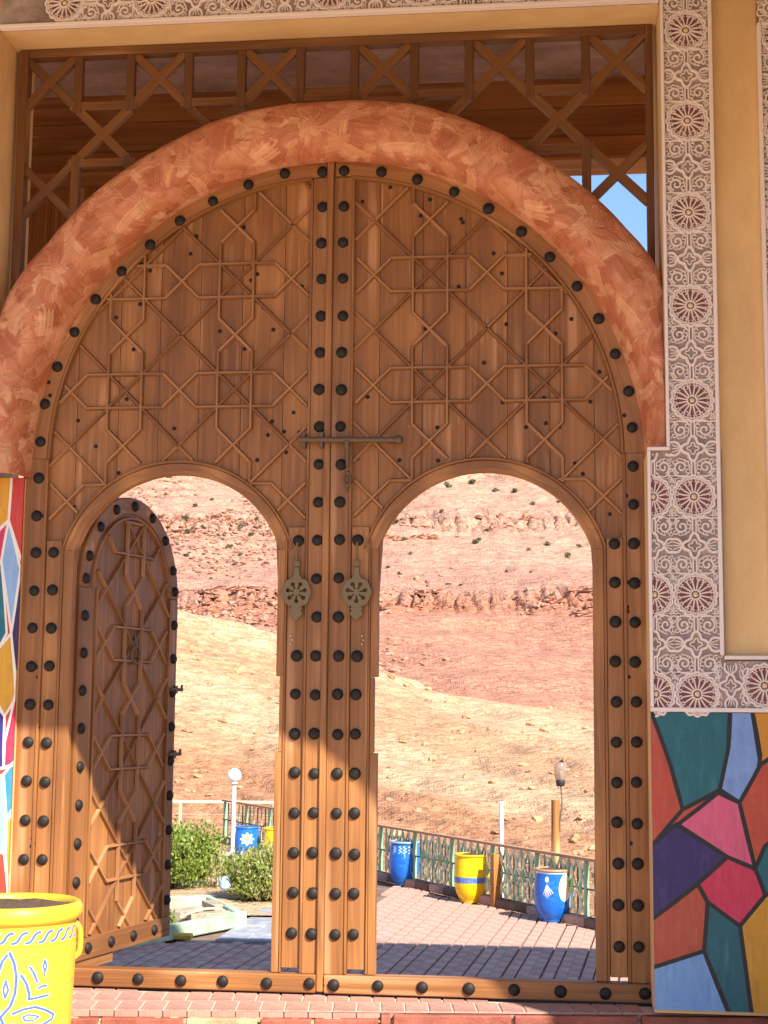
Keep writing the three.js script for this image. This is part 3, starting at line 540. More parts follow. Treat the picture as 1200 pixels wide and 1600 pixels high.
// ------------------------------------------------------------------ lattice screen over the arch
{
  const t = thing('lattice_screen', 'dark brown wooden lattice screen filling the wall above the arch', 'lattice');
  const arcR = 2.02, cy = 2.76, ins = (x, y) => x > -1.80 && x < 1.765 && y < 5.2 && y > 3.6 && Math.hypot(x - 0.02, y - cy) > arcR;
  const slat = {}; const geo = (len) => { const k = Math.round(len * 50) / 50; return slat[k] ??= buv(new RoundedBoxGeometry(k, 0.051, 0.045, 1, 0.006), 'x'); };
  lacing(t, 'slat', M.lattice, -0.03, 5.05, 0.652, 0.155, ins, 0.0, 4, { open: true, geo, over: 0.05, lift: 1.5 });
  part('frame_stile', box(-1.845, -1.79, 3.75, 5.246, -0.04, 0.035, 'y', 0.005), M.lattice, t);
  part('frame_stile', box(1.757, 1.797, 3.75, 5.246, -0.04, 0.035, 'y', 0.005), M.lattice, t);
  part('frame_rail', box(-1.789, 1.756, 5.195, 5.246, -0.04, 0.037, 'x', 0.005), M.lattice, t);
  part('curved_rail', polarUV(sector(2.0, 2.05, 0.56, Math.PI - 0.56, -0.04, 0.03, 0.02, cy, 60), 0.02, cy), M.lattice, t);
}

// ------------------------------------------------------------------ carved gypsum work
const PITCH = 0.505;
const clipLine = (pts, ok) => { const runs = []; let cur = []; for (const p of pts) { if (ok(p)) cur.push(p); else { if (cur.length > 1) runs.push(cur); cur = []; } } if (cur.length > 1) runs.push(cur); return runs; };
function rosetteLines() {
  const out = { ring: [], rib: [], loop: [] };
  out.ring.push({ w: 0.01, h: 0.012, p: Array.from({ length: 97 }, (_, i) => { const a = i / 96 * 2 * Math.PI, r = 0.107 + 0.0045 * Math.cos(16 * a); return [r * Math.cos(a), r * Math.sin(a)]; }) });
  out.ring.push({ w: 0.005, h: 0.007, p: arc(0, 0, 0.094, 0, 2 * Math.PI, 48) });
  for (let q = 0; q < 16; q++) {
    const a = (q + 0.5) / 16 * 2 * Math.PI, c = Math.cos(a), s = Math.sin(a);
    out.rib.push({ w: 0.006, h: 0.008, p: [[0.024 * c, 0.024 * s], [0.05 * c, 0.05 * s], [0.082 * c, 0.082 * s]] });
    const b = q / 16 * 2 * Math.PI; out.loop.push({ w: 0.0042, h: 0.007, p: arc(0.088 * Math.cos(b), 0.088 * Math.sin(b), 0.0115, b - 2.6, b + 2.6, 10) });
  }
  out.ring.push({ w: 0.006, h: 0.009, p: arc(0, 0, 0.024, 0, 2 * Math.PI, 24) });
  return out;
}
function spiral(cx, cy, r, turns, a0, dir) { return Array.from({ length: 19 }, (_, i) => { const t = i / 18, a = a0 + dir * t * turns * 2 * Math.PI, q = r * (1 - 0.82 * t); return [cx + q * Math.cos(a), cy + q * Math.sin(a)]; }); }
function scrollLines() {
  const L = [], add = (w, h, p) => L.push({ w, h, p }), m = PITCH / 2;
  add(0.011, 0.011, Array.from({ length: 49 }, (_, i) => { const a = i / 48 * 2 * Math.PI, r = 0.052 + 0.013 * Math.cos(4 * a); return [r * Math.cos(a) * 0.92, m + r * Math.sin(a)]; }));
  add(0.006, 0.008, Array.from({ length: 33 }, (_, i) => { const a = i / 32 * 2 * Math.PI, r = 0.024 + 0.007 * Math.cos(4 * a); return [r * Math.cos(a), m + r * Math.sin(a)]; }));
  for (const s of [1, -1]) {
    add(0.01, 0.01, [[s * 0.058, m], ...arc(s * 0.098, m, 0.035, s > 0 ? Math.PI * 0.72 : Math.PI * 0.28, s > 0 ? Math.PI * 0.3 : Math.PI * 0.7, 8)]);
    add(0.01, 0.01, [[s * 0.058, m], ...arc(s * 0.098, m, 0.035, s > 0 ? -Math.PI * 0.72 : -Math.PI * 0.28, s > 0 ? -Math.PI * 0.3 : -Math.PI * 0.7, 8)]);
    for (const e of [-0.02, 0, 0.02]) add(0.005, 0.007, [[s * 0.068, m + e * 0.3], [s * 0.108, m + e]]);
    for (const t of [1, -1]) {
      add(0.0075, 0.009, [[s * 0.009, m + t * 0.062], [s * 0.009, m + t * 0.14]]);
      add(0.0075, 0.009, spiral(s * 0.062, m + t * 0.098, 0.036, 1.35, s > 0 ? t * 1.2 : Math.PI - t * 1.2, -s * t));
      add(0.006, 0.008, arc(s * 0.058, m + t * 0.1, 0.047, s > 0 ? t * 0.2 : Math.PI - t * 0.2, s > 0 ? t * 2.6 : Math.PI - t * 2.6, 14));
      add(0.005, 0.007, arc(s * 0.108, m + t * 0.125, 0.02, 0, 4.4, 8)); add(0.005, 0.007, arc(s * 0.026, m + t * 0.118, 0.011, 0, 5.4, 8));
      add(0.005, 0.007, spiral(s * 0.096, m + t * 0.07, 0.016, 1.1, 1, s)); add(0.005, 0.007, spiral(s * 0.1, m + t * 0.165, 0.017, 1.1, 2, -s));
      add(0.004, 0.007, [[s * 0.012, m + t * 0.142], [s * 0.115, m + t * 0.142]]);
      add(0.005, 0.007, [[s * 0.078, m + t * 0.2], [s * 0.1, m + t * 0.17], [s * 0.115, m + t * 0.155]]);
      add(0.004, 0.006, [[s * 0.085, m + t * 0.212], [s * 0.108, m + t * 0.2]]);
      add(0.0045, 0.0065, arc(s * 0.062, m + t * 0.098, 0.0435, s > 0 ? -t * 1.4 : Math.PI + t * 1.4, s > 0 ? -t * 3.4 : Math.PI + t * 3.4, 12));
      for (const [px, py, pr, a0] of [[0.03, 0.078, 0.012, 0.6], [0.042, 0.148, 0.009, 2], [0.085, 0.148, 0.01, 4], [0.112, 0.098, 0.011, 1], [0.118, 0.058, 0.009, 3], [0.03, 0.185, 0.01, 5], [0.105, 0.19, 0.008, 2.5], [0.07, 0.06, 0.009, 0.2]]) add(0.004, 0.006, arc(s * px, m + t * py, pr, a0, a0 + 4.6, 7));
      for (const [x1, y1, x2, y2] of [[0.04, 0.07, 0.052, 0.058], [0.02, 0.1, 0.026, 0.085], [0.1, 0.11, 0.112, 0.122], [0.09, 0.13, 0.1, 0.142], [0.05, 0.152, 0.07, 0.158], [0.118, 0.075, 0.118, 0.1]]) add(0.0035, 0.005, [[s * x1, m + t * y1], [s * x2, m + t * y2]]);
    }
  }
  return L;
}
const rawR = rosetteLines(), rawS = scrollLines(), ALL = () => true;
let zi = 0;
const motif = {}, HALF = -0.012;
function motifGeo(key, ok) {
  if (motif[key]) return motif[key];
  const mk = (list) => { const g = []; for (const q of list) for (const run of clipLine(q.p, ok)) g.push(band(run, q.w * 1.5, q.h + 0.00021 * (zi = (zi + 7) % 23), 0.0)); return g.length ? merge(g) : null; };
  const disc = (r, z, n) => { const pts = arc(0, 0, r, 0, 2 * Math.PI, n).map((p) => (ok(p) ? p : [key.includes('half') ? Math.max(p[0], HALF) : p[0], p[1]])); const g = new THREE.ShapeGeometry(new THREE.Shape(pts.map((p) => new THREE.Vector2(...p)))); return g.translate(0, 0, z); };
  return motif[key] = { ring: mk(rawR.ring), rib: mk([...rawR.rib, ...rawR.loop]), scroll: mk(rawS), disc: disc(0.104, 0.003, 48), boss: ok([0, 0]) ? lathe([[0.0, 0.013], [0.006, 0.011], [0.01, 0.008], [0.014, 0.002]], 14).rotateX(Math.PI / 2) : null };
}
function carve(parent, x, y, z, turn, key, ok, withScroll = true, sx = 1) {
  const G = motifGeo(key, ok), rot = [0, 0, turn];
  if (withScroll && G.scroll) part('scrollwork', G.scroll, M.gypsum, parent, [x, y, z + 0.001], rot).scale.x = sx;
  const r = part('rosette', G.disc, M.maroon, parent, [x, y, z], rot);
  part('scalloped_ring', G.ring, M.gypsum, r, [0, 0, 0.002]); part('rosette_ribs', G.rib, M.gypsum, r, [0, 0, 0.0025]);
  if (G.boss) part('rosette_boss', G.boss, M.gilt, r, [0, 0, 0.003]);
  r.scale.x = sx;
}

// ------------------------------------------------------------------ wall piers, murals, lintel
const px2 = (px, py) => [(px - 1018) / 182, (py - 1115) / 463];
function muralTex(polys, lw, line, W, H, toUV, base) {
  return canvasTex(W, H, (c) => {
    c.fillStyle = base; c.fillRect(0, 0, W, H);
    const P = (p) => { const q = toUV(p); return [q[0] * W, q[1] * H]; };
    for (const [col, pts] of polys) { c.fillStyle = col; c.beginPath(); pts.forEach((p, i) => { const q = P(p); i ? c.lineTo(...q) : c.moveTo(...q); }); c.closePath(); c.fill(); }
    const r = rnd(3); for (let i = 0; i < 900; i++) { c.fillStyle = r() < 0.5 ? 'rgba(0,0,0,0.035)' : 'rgba(255,255,255,0.035)'; c.fillRect(r() * W, r() * H, 3 + 50 * r() * r(), 10 + 130 * r()); }
    c.strokeStyle = line; c.lineWidth = lw; c.lineJoin = 'round'; c.lineCap = 'round';
    for (const [, pts] of polys) { c.beginPath(); pts.forEach((p, i) => { const q = P(p), n = P(pts[(i + 1) % pts.length]); if (!i) c.moveTo(...q); c.quadraticCurveTo((q[0] + n[0]) / 2 + (r() - 0.5) * 9, (q[1] + n[1]) / 2 + (r() - 0.5) * 9, ...n); }); c.stroke(); }
  });
}
const rightPolys = [
  ['#b8452f', [[1000, 1100], [1022, 1116], [1052, 1200], [1070, 1267], [1022, 1322], [1000, 1340]]],
  ['#12606c', [[1022, 1100], [1150, 1100], [1145, 1170], [1130, 1235], [1070, 1267], [1052, 1200], [1022, 1116]]],
  ['#7c9cd4', [[1150, 1100], [1183, 1100], [1196, 1180], [1193, 1200], [1161, 1255], [1130, 1235], [1145, 1170]]],
  ['#cf8a1e', [[1183, 1100], [1260, 1100], [1250, 1160], [1196, 1195]]],
  ['#d95a7c', [[1060, 1292], [1127, 1240], [1161, 1255], [1184, 1357], [1140, 1340]]],
  ['#bd4a2f', [[1161, 1255], [1196, 1195], [1250, 1160], [1245, 1290], [1200, 1322], [1184, 1357]]],
  ['#2b1a5e', [[1000, 1345], [1022, 1322], [1060, 1290], [1140, 1340], [1092, 1383], [1022, 1436], [1000, 1445]]],
  ['#c92a50', [[1092, 1383], [1140, 1340], [1184, 1358], [1199, 1398], [1158, 1446], [1107, 1410]]],
  ['#155f6b', [[1184, 1357], [1200, 1322], [1245, 1290], [1250, 1380], [1199, 1398]]],
  ['#b04a33', [[1000, 1450], [1022, 1436], [1092, 1383], [1107, 1410], [1100, 1486], [1022, 1512], [1000, 1520]]],
  ['#125a66', [[1107, 1410], [1158, 1446], [1176, 1600], [1146, 1600], [1100, 1486]]],
  ['#6f9bd0', [[1000, 1520], [1022, 1512], [1100, 1486], [1146, 1600], [1000, 1600]]],
  ['#cb9022', [[1158, 1446], [1199, 1398], [1250, 1380], [1260, 1600], [1176, 1600]]],
  ['#2b1a5e', [[1260, 1100], [1420, 1100], [1400, 1240], [1245, 1290], [1250, 1160]]], ['#7c9cd4', [[1245, 1290], [1400, 1240], [1420, 1400], [1250, 1380]]], ['#b8452f', [[1250, 1380], [1420, 1400], [1420, 1600], [1260, 1600]]],
];
const gableBack = std({ color: lin(0.62, 0.45, 0.26), map: plasterMap });
{ // right pier, carved above and painted below
  const t = thing('gate_pier', 'wall right of the gate, carved white plaster above a mural with black outlines', 'wall');
  const F = 0.3;
  part('wall_core', merge([box(1.82, 4.6, 1.45, 6.3, -0.3, F - 0.06, 'y'), box(1.722, 4.6, -0.03, 1.449, -0.3, F - 0.02, 'y'), box(1.722, 1.8195, 1.4495, 2.79, -0.3, F - 0.04, 'y')]), M.beige, t);
  // mural
  const mw = 0.9, mg = new THREE.BoxGeometry(mw, 1.46, 0.0165); mg.translate(1.722 + mw / 2, 1.449 - 0.73 - 0.001, F - 0.0105);
  { const p = mg.attributes.position, uv = mg.attributes.uv; for (let i = 0; i < p.count; i++) uv.setXY(i, (p.getX(i) - 1.722) / mw, (p.getY(i) + 0.012) / 1.46); }
  const toUV = ([x, y]) => { const X = 1.72 + (x - 1020) / 325, Y = 1.45 - (y - 1113) / 317.5; return [(X - 1.722) / mw, 1 - (Y + 0.012) / 1.46]; };
  part('mural', mg, std({ map: muralTex(rightPolys, 20, '#151015', 900, 1460, toUV, '#b8452f'), bumpMap: plasterBump, bumpScale: 0.003, roughness: 0.5 }), t);
  // panel plates (carved ground), borders
  const plate = (x0, x1, y0, y1) => part('carved_ground', buv(new THREE.BoxGeometry(x1 - x0, y1 - y0, 0.04).translate((x0 + x1) / 2, (y0 + y1) / 2, F - 0.02), 'y', 0.8, 0.8), M.gypsumBack, t);
  plate(1.822, 2.08, 2.792, 6.3); plate(1.722, 2.103, 1.452, 2.7905); plate(2.1045, 3.6, 1.452, 1.71); plate(2.332, 2.62, 1.715, 5.09);
  const edge = (x0, x1, y0, y1, bev = 0.004) => part('plaster_border', buv(new RoundedBoxGeometry(x1 - x0, y1 - y0, 0.05, 1, bev).translate((x0 + x1) / 2, (y0 + y1) / 2, F - 0.006), 'y', 0.8, 0.8), M.gypsum, t);
  edge(1.821, 1.838, 2.812, 6.3); edge(2.072, 2.093, 1.737, 6.3); edge(1.721, 1.738, 1.474, 2.792); edge(1.721, 1.838, 2.793, 2.811); edge(1.721, 3.6, 1.451, 1.473); edge(2.094, 2.355, 1.716, 1.736); edge(2.33, 2.35, 1.737, 5.1); edge(2.351, 2.62, 5.085, 5.1);
  // yellow recess
  part('recessed_panel', box(2.094, 2.331, 1.737, 6.3, F - 0.1, F - 0.035, 'y'), M.beige, t);
  const xc = 1.955;
  for (let k = 0; k < 8; k++) carve(t, xc, 5.075 - PITCH * k, F, 0, 'full', ALL);
  for (let k = 0; k < 3; k++) { const y = 5.075 - PITCH * (5 + k); carve(t, 1.75, y, F - 0.0005, 0, k ? 'halfr' : 'halftop', k ? ([x]) => x > HALF && x < 0.114 : ([x, y]) => x > HALF && x < 0.114 && y < 0.228, true, 0.86); }
  for (let k = 0; k < 3; k++) {                                       // the band turning right along the foot of the panel, set closer
    if (k) carve(t, 1.955 + 0.335 * k, 1.585, F, -Math.PI / 2, 'full', ALL, false);
    part('scrollwork', motifGeo('row', ([x, y]) => y > 0.15 && y < 0.36).scroll, M.gypsum, t, [1.955 + 0.335 * k + 0.1675 - PITCH / 2 * 0.85, 1.585, F + 0.001], [0, 0, -Math.PI / 2]).scale.set(0.95, 0.85, 1);
  }
  for (let k = 0; k < 7; k++) carve(t, 2.46, 5.03 - PITCH * k, F, 0, 'full', ALL, k < 6);
}
{ // left pier
  const t = thing('gate_pier', 'wall left of the gate, plain beige above a mural with white outlines', 'wall');
  const F = 0.05, E = -1.712;
  part('wall_core', merge([box(-4.6, -1.872, 2.72, 6.3, -0.3, 0.295, 'y'), box(-4.6, E - 0.001, -0.03, 2.719, -0.3, F - 0.02, 'y')]), M.beige, t);
  const mw = 0.7, mg = new THREE.BoxGeometry(mw, 2.76, 0.0165); mg.translate(E - mw / 2, 2.7185 - 1.38, F - 0.0105);
  { const p = mg.attributes.position, uv = mg.attributes.uv; for (let i = 0; i < p.count; i++) uv.setXY(i, (p.getX(i) - E + mw) / mw, (p.getY(i) + 0.0415) / 2.76); }
  const toUV = ([x, y]) => { const yy = 2.742 - (y - 740) / 285.5; const X = E + 0.004 + (x - (40 - (y - 740) * 0.0455)) / 272; return [(X - E + mw) / mw, 1 - (yy + 0.0415) / 2.76]; };
  const polys = [
    ['#d99a22', [[-60, 700], [20, 730], [14, 815], [-20, 850], [-60, 830]]], ['#c43a2c', [[20, 730], [70, 700], [70, 880], [38, 895], [14, 815]]], ['#8cb2dc', [[14, 815], [32, 893], [17, 995], [2, 880]]],
    ['#c8305a', [[-20, 850], [14, 815], [2, 880], [-10, 900]]], ['#1d6a7c', [[-10, 890], [2, 880], [10, 995], [-4, 1020], [-60, 990]]], ['#2a1d5c', [[32, 893], [70, 880], [60, 1070], [26, 1080], [17, 995]]],
    ['#d8a02a', [[17, 995], [24, 1095], [6, 1125], [-30, 1060], [-4, 1020]]], ['#cf2f52', [[24, 1085], [60, 1070], [50, 1190], [4, 1205], [6, 1165]]], ['#33287a', [[-60, 1040], [6, 1125], [4, 1205], [-60, 1220]]],
    ['#2f86a4', [[4, 1215], [26, 1188], [50, 1200], [40, 1255], [8, 1285]]], ['#8fc0e0', [[-20, 1230], [4, 1215], [8, 1285], [4, 1335], [-30, 1330]]], ['#d89a2c', [[25, 1253], [60, 1230], [60, 1480], [14, 1420], [6, 1340], [8, 1285]]], ['#c4402c', [[-30, 1330], [4, 1335], [10, 1400], [0, 1480], [-60, 1480]]],
  ];
  part('mural', mg, std({ map: muralTex(polys, 13, '#e9e2d6', 700, 2048, toUV, '#c43a2c'), bumpMap: plasterBump, bumpScale: 0.003, roughness: 0.5 }), t);
}
{ // lintel with carved frieze
  const t = thing('lintel', 'beige beam across the top of the gate opening with carved white frieze', 'beam');
  const F = 0.3;
  part('beam_body', box(-1.87, 1.8185, 5.25, 6.3, -0.06, F - 0.04, 'x'), M.beige, t);
  part('carved_ground', buv(new THREE.BoxGeometry(3.685, 0.26, 0.04).translate(-0.026, 5.385, F - 0.0195), 'x', 0.8, 0.8), M.gypsumBack, t);
  part('plaster_border', buv(new RoundedBoxGeometry(3.686, 0.02, 0.05, 1, 0.004).translate(-0.026, 5.262, F - 0.005), 'x', 0.8, 0.8), M.gypsum, t);
  part('plaster_border', buv(new RoundedBoxGeometry(3.686, 0.02, 0.05, 1, 0.004).translate(-0.026, 5.51, F - 0.005), 'x', 0.8, 0.8), M.gypsum, t);
  for (let k = 0; k < 7; k++) carve(t, -1.49 + PITCH * k, 5.388, F, -Math.PI / 2, 'full', ALL);
}
{ // roof of the gatehouse behind the lattice
  const t = thing('gatehouse_roof', 'timber roof behind the lattice with brown rear beam and dull mauve ceiling', 'roof');
  part('ceiling', box(-4.4, 8, 5.56, 5.68, -1.44, -0.065, 'x'), M.ceiling, t);
  for (let k = 0; k < 3; k++) part('beam_board', box(-4.4, 8, 4.93 + 0.2 * k, 5.127 + 0.2 * k, -1.42 + 0.004 * k, -1.3, 'x', 0.006), M.roofwood, t);
  part('beam_soffit', box(-4.4, 8, 4.905, 4.928, -1.42, -1.12, 'x', 0.004), M.roofwood, t);
  for (let k = 0; k < 11; k++) part('wall_board', box(-2.6 + 0.165 * k, -2.6 + 0.165 * k + 0.162, 3.6, 4.904, -1.4, -1.35 + 0.004 * (k % 2), 'y', 0.004), M.roofwood, t);
}
{ // porch the photographer looks out of: front wall with a wide arched opening, and its roof
  const t = thing('porch', 'beige porch in front of the gate with a wide round-cornered opening and roof', 'porch');
  const s = new THREE.Shape([[-7, -0.3], [7, -0.3], [7, 6.2], [-7, 6.2]].map((p) => new THREE.Vector2(...p))), h = new THREE.Path();
  h.moveTo(-5.2, -0.299); h.lineTo(-5.2, 4.62); h.lineTo(2.2, 4.62); h.bezierCurveTo(2.75, 4.5, 2.85, 4.1, 3.0, 3.8); h.lineTo(3.44, 3.22); h.lineTo(3.44, -0.299); h.closePath(); s.holes.push(h);
  part('front_wall', buv(new THREE.ExtrudeGeometry(s, { depth: 0.14, bevelEnabled: false }).translate(0, 0, 2.86), 'y'), M.porch, t);
  part('porch_roof', box(-7, 7, 6.21, 6.4, -0.3, 3.02, 'x'), M.porch, t);
  part('side_wall', box(4.62, 4.85, -0.3, 6.2, -0.3, 2.85, 'y'), M.porch, t);
}

// ------------------------------------------------------------------ pots
function potTex(base, draw, W = 1024, H = 512) { return canvasTex(W, H, (c) => { c.fillStyle = base; c.fillRect(0, 0, W, H); draw(c, W, H); const r = rnd(9); for (let i = 0; i < 500; i++) { c.fillStyle = r() < 0.5 ? 'rgba(60,40,0,0.03)' : 'rgba(255,255,255,0.05)'; c.fillRect(r() * W, r() * H, 4 + 40 * r(), 4 + 14 * r()); } }); }
const soilMat = std({ color: lin(0.13, 0.085, 0.06), map: rockTint, bumpMap: rockBump, bumpScale: 0.01 });
function soil(r, y, seed) { const g = new THREE.CircleGeometry(r, 48, 0, 6.2832), p = []; const G = new THREE.RingGeometry(0.001, r, 40, 10); G.rotateX(-Math.PI / 2); const q = G.attributes.position; for (let i = 0; i < q.count; i++) { const x = q.getX(i), z = q.getZ(i), e = Math.hypot(x, z) / r; q.setY(i, y + (1 - e * e) * 0.02 + 0.022 * fbm(x * 14, z * 14, seed, 3)); } G.computeVertexNormals(); return buv(G, 'z', 0.4, 0.4); }
{ // big yellow pot in front
  const t = thing('flower_pot', 'large yellow pot painted with blue leaves, standing in front of the gate', 'pot', [-1.215, -0.3, 1.32], Math.atan2(1.2418 + 1.215, 8.121 - 1.32));
  const prof = [[0.0, 0.0], [0.23, 0.0], [0.25, 0.02], [0.273, 0.3], [0.282, 0.55], [0.285, 0.68], [0.283, 0.78], [0.286, 0.8]];
  const rim = [[0.284, 0.795], [0.3, 0.803], [0.31, 0.822], [0.31, 0.85], [0.3, 0.868], [0.288, 0.874], [0.274, 0.87], [0.266, 0.85], [0.264, 0.8]];
  const map = potTex('#dfb238', (c, W, H) => {
    const X = (x) => W / 2 + Math.asin(clamp((x - 25) / 95, -0.99, 0.99)) / (2 * Math.PI) * W, Y = (y) => (y - 1447) / (1690 - 1447) * H * 0.9 + 0.02 * H;
    const blue = '#4a64b4', pale = '#cfd0c8';
    const line = (pts, w, col) => { c.strokeStyle = col; c.lineWidth = w; c.lineCap = 'round'; c.lineJoin = 'round'; c.beginPath(); pts.forEach((p, i) => { const q = [X(p[0]), Y(p[1])]; if (!i) c.moveTo(...q); else { const b = [X(pts[i - 1][0]), Y(pts[i - 1][1])]; c.quadraticCurveTo(b[0] + (q[0] - b[0]) * 0.5, b[1] + (q[1] - b[1]) * 0.5, ...q); } }); c.stroke(); };
    const both = (pts, w = 7) => { line(pts, w + 5, pale); line(pts, w, blue); };
    for (let k = -7; k < 8; k++) { const u = 0.5 + k * 0.034, x0 = u * W; c.strokeStyle = pale; for (const [wd, col] of [[11, pale], [7, blue]]) { c.strokeStyle = col; c.lineWidth = wd; c.lineCap = 'round'; c.beginPath(); c.moveTo(x0, Y(1468)); c.bezierCurveTo(x0 + 22, Y(1468), x0 + 14, Y(1452), x0 + 36, Y(1452)); c.stroke(); } }
    line([[-70, 1474], [119, 1474]], 2, '#d6a80c');
    both([[21, 1482], [12, 1495], [5, 1520], [4, 1545], [8, 1570], [12, 1582], [5, 1600], [-5, 1625]]); both([[22, 1482], [29, 1498], [33, 1520], [32, 1545], [26, 1565], [12, 1582], [22, 1605], [35, 1625]]);
    both([[18, 1525], [15, 1540], [18, 1552], [22, 1540], [18, 1525]], 5);
    both([[40, 1518], [48, 1532], [53, 1550], [52, 1556], [80, 1553]]); both([[52, 1506], [58, 1516], [63, 1530]], 6); both([[65, 1540], [72, 1537], [77, 1538]], 6); both([[73, 1497], [71, 1507], [74, 1515], [76, 1506], [73, 1497]], 5); line([[73, 1515], [73, 1522]], 4, blue);
    both([[30, 1577], [45, 1571], [62, 1569], [78, 1576], [90, 1585], [88, 1592], [75, 1598], [50, 1600], [30, 1595]]); both([[45, 1583], [52, 1580], [64, 1583], [68, 1585], [60, 1590], [48, 1589], [45, 1583]], 5);
    both([[-10, 1488], [2, 1494]], 6); both([[-30, 1500], [-38, 1530], [-30, 1560]], 6); both([[-40, 1590], [-20, 1580], [0, 1575]], 6);
  });
  const bg = lathe(prof, 72), uv = bg.attributes.uv, ps = bg.attributes.position;
  for (let i = 0; i < ps.count; i++) { let a = Math.atan2(ps.getX(i), ps.getZ(i)) / (2 * Math.PI); const col = Math.floor(i / prof.length) / 72; a = col > 0.5 ? col - 1 : col; uv.setXY(i, col < 0.5 ? 0.5 + col : col - 0.5, clamp((ps.getY(i) - 0.06) / (0.795 - 0.06), 0, 1)); }
  // open the seam at the back by splitting: lathe starts at +z, so shift the picture half way round
  const body = part('pot_body', (() => { const g = flat(bg), u = g.attributes.uv; for (let i = 0; i < u.count; i += 3) { const a = [u.getX(i), u.getX(i + 1), u.getX(i + 2)]; if (Math.max(...a) - Math.min(...a) > 0.5) for (let k = 0; k < 3; k++) if (a[k] < 0.5) u.setX(i + k, a[k] + 1); } return g; })(), std({ map, bumpMap: plasterBump, bumpScale: 0.004, roughness: 0.38 }), t);
  const yel = std({ color: lin(0.74, 0.48, 0.035), bumpMap: plasterBump, bumpScale: 0.003, roughness: 0.36 });
  part('pot_rim', lathe(rim, 72), yel, t);
  part('soil', soil(0.27, 0.845, 3), soilMat, t);
  for (const a of [0.0, Math.PI]) { const c = Math.cos(a), q = part('handle', tube([[c * 0.275, 0.775, 0], [c * 0.298, 0.745, 0], [c * 0.304, 0.69, 0], [c * 0.298, 0.635, 0], [c * 0.272, 0.61, 0]], 0.013, 20, 8), yel, t); }
}
const potProf = [[0.0, 0.0], [0.128, 0.0], [0.132, 0.014], [0.128, 0.03], [0.154, 0.055], [0.187, 0.12], [0.203, 0.2], [0.209, 0.29], [0.203, 0.42], [0.189, 0.545], [0.192, 0.55]];
const potRim = [[0.186, 0.548], [0.2, 0.553], [0.204, 0.565], [0.198, 0.578], [0.188, 0.58], [0.178, 0.572], [0.174, 0.53]];
function wrapUV(g, y0, y1, n, rows) { const uv = g.attributes.uv, p = g.attributes.position; for (let i = 0; i < p.count; i++) { const col = Math.floor(i / rows) / n; uv.setXY(i, col < 0.5 ? 0.5 + col : col - 0.5, clamp((p.getY(i) - y0) / (y1 - y0))); } g = flat(g); const u = g.attributes.uv; for (let i = 0; i < u.count; i += 3) { const a = [u.getX(i), u.getX(i + 1), u.getX(i + 2)]; if (Math.max(...a) - Math.min(...a) > 0.5) for (let k = 0; k < 3; k++) if (a[k] < 0.5) u.setX(i + k, a[k] + 1); } return g; }
const potGeo = wrapUV(lathe(potProf, 40), 0, 0.55, 40, potProf.length), rimGeo = lathe(potRim, 40);
function pot(label, p, s, color, draw, rimColor, group, handle) {
  const t = thing('flower_pot', label, 'pot', p, Math.atan2(CX - p[0], CZ - p[2])); t.scale.set(s, s, s);
  part('pot_body', potGeo, std({ map: potTex(color, draw, 512, 256), roughness: 0.3 }), t);
  part('pot_rim', rimGeo, std({ color: new THREE.Color(rimColor), roughness: 0.4 }), t);
  part('soil', soil(0.177, 0.562, p[0]), soilMat, t);
  for (const a of handle ?? [1]) part('handle', tube([[a * 0.192, 0.36, 0.03], [a * 0.21, 0.34, 0.032], [a * 0.216, 0.28, 0.032], [a * 0.21, 0.22, 0.03], [a * 0.188, 0.2, 0.025]], 0.011, 16, 7), std({ color: new THREE.Color(color), roughness: 0.35 }), t);
  return t;
}
const wp = (c) => { c.strokeStyle = '#c3d2e2'; c.fillStyle = '#c3d2e2'; c.lineWidth = 4; };
pot('blue pot with white sprigs under its rim, farthest right-hand pot by the railing', [-0.78, TY, -12.42], 1.0, '#1668d0', (c, W, H) => { wp(c); for (const u of [-0.12, -0.05, 0.0, 0.06, 0.13]) { const x = W * (0.5 + u); for (let k = 0; k < 5; k++) { c.beginPath(); c.ellipse(x + (k % 2 ? 6 : -6), 18 + k * 9, 6, 3.4, k % 2 ? 0.7 : -0.7, 0, 7); c.fill(); } c.fillRect(x - 1.5, 10, 3, u === 0 ? 72 : 40); } }, '#8aa7cf');
pot('yellow pot with a blue band round its middle, beside the brown post', [0.2, TY, -10.8], 1.0, '#f5c60a', (c, W, H) => { c.fillStyle = '#7d8fa8'; c.fillRect(0, H * 0.43, W, H * 0.14); c.fillStyle = '#4a6fc0'; for (let i = 0; i < 40; i++) c.fillRect(i * 13 + 2, H * 0.455, 8 + (i % 3) * 3, H * 0.09); c.fillStyle = '#e0b10a'; c.fillRect(0, H * 0.2, W, 3); }, '#f5c60a');
pot('blue pot with a cream oval and a pale tassel, nearest the right wicket jamb', [1.2, TY, -9.3], 1.0, '#1566cc', (c, W, H) => { wp(c); c.fillStyle = '#e6dfae'; c.beginPath(); c.ellipse(W * 0.62, H * 0.3, 27, 62, 0.1, 0, 7); c.fill(); c.strokeStyle = '#f0efe6'; c.lineWidth = 7; c.beginPath(); c.ellipse(W * 0.62, H * 0.3, 31, 66, 0.1, 0, 7); c.stroke(); c.fillStyle = '#e8d6b4'; c.beginPath(); c.ellipse(W * 0.445, H * 0.14, 9, 15, 0, 0, 7); c.fill(); c.strokeStyle = '#e8d6c0'; c.lineWidth = 4; for (let k = -2; k <= 3; k++) { c.beginPath(); c.moveTo(W * 0.446, H * 0.24); c.lineTo(W * 0.45 + k * 9, H * (0.5 - 0.03 * Math.abs(k))); c.stroke(); } c.fillStyle = '#dfe2df'; c.fillRect(0, 0, W, 8); }, '#b98a6a');
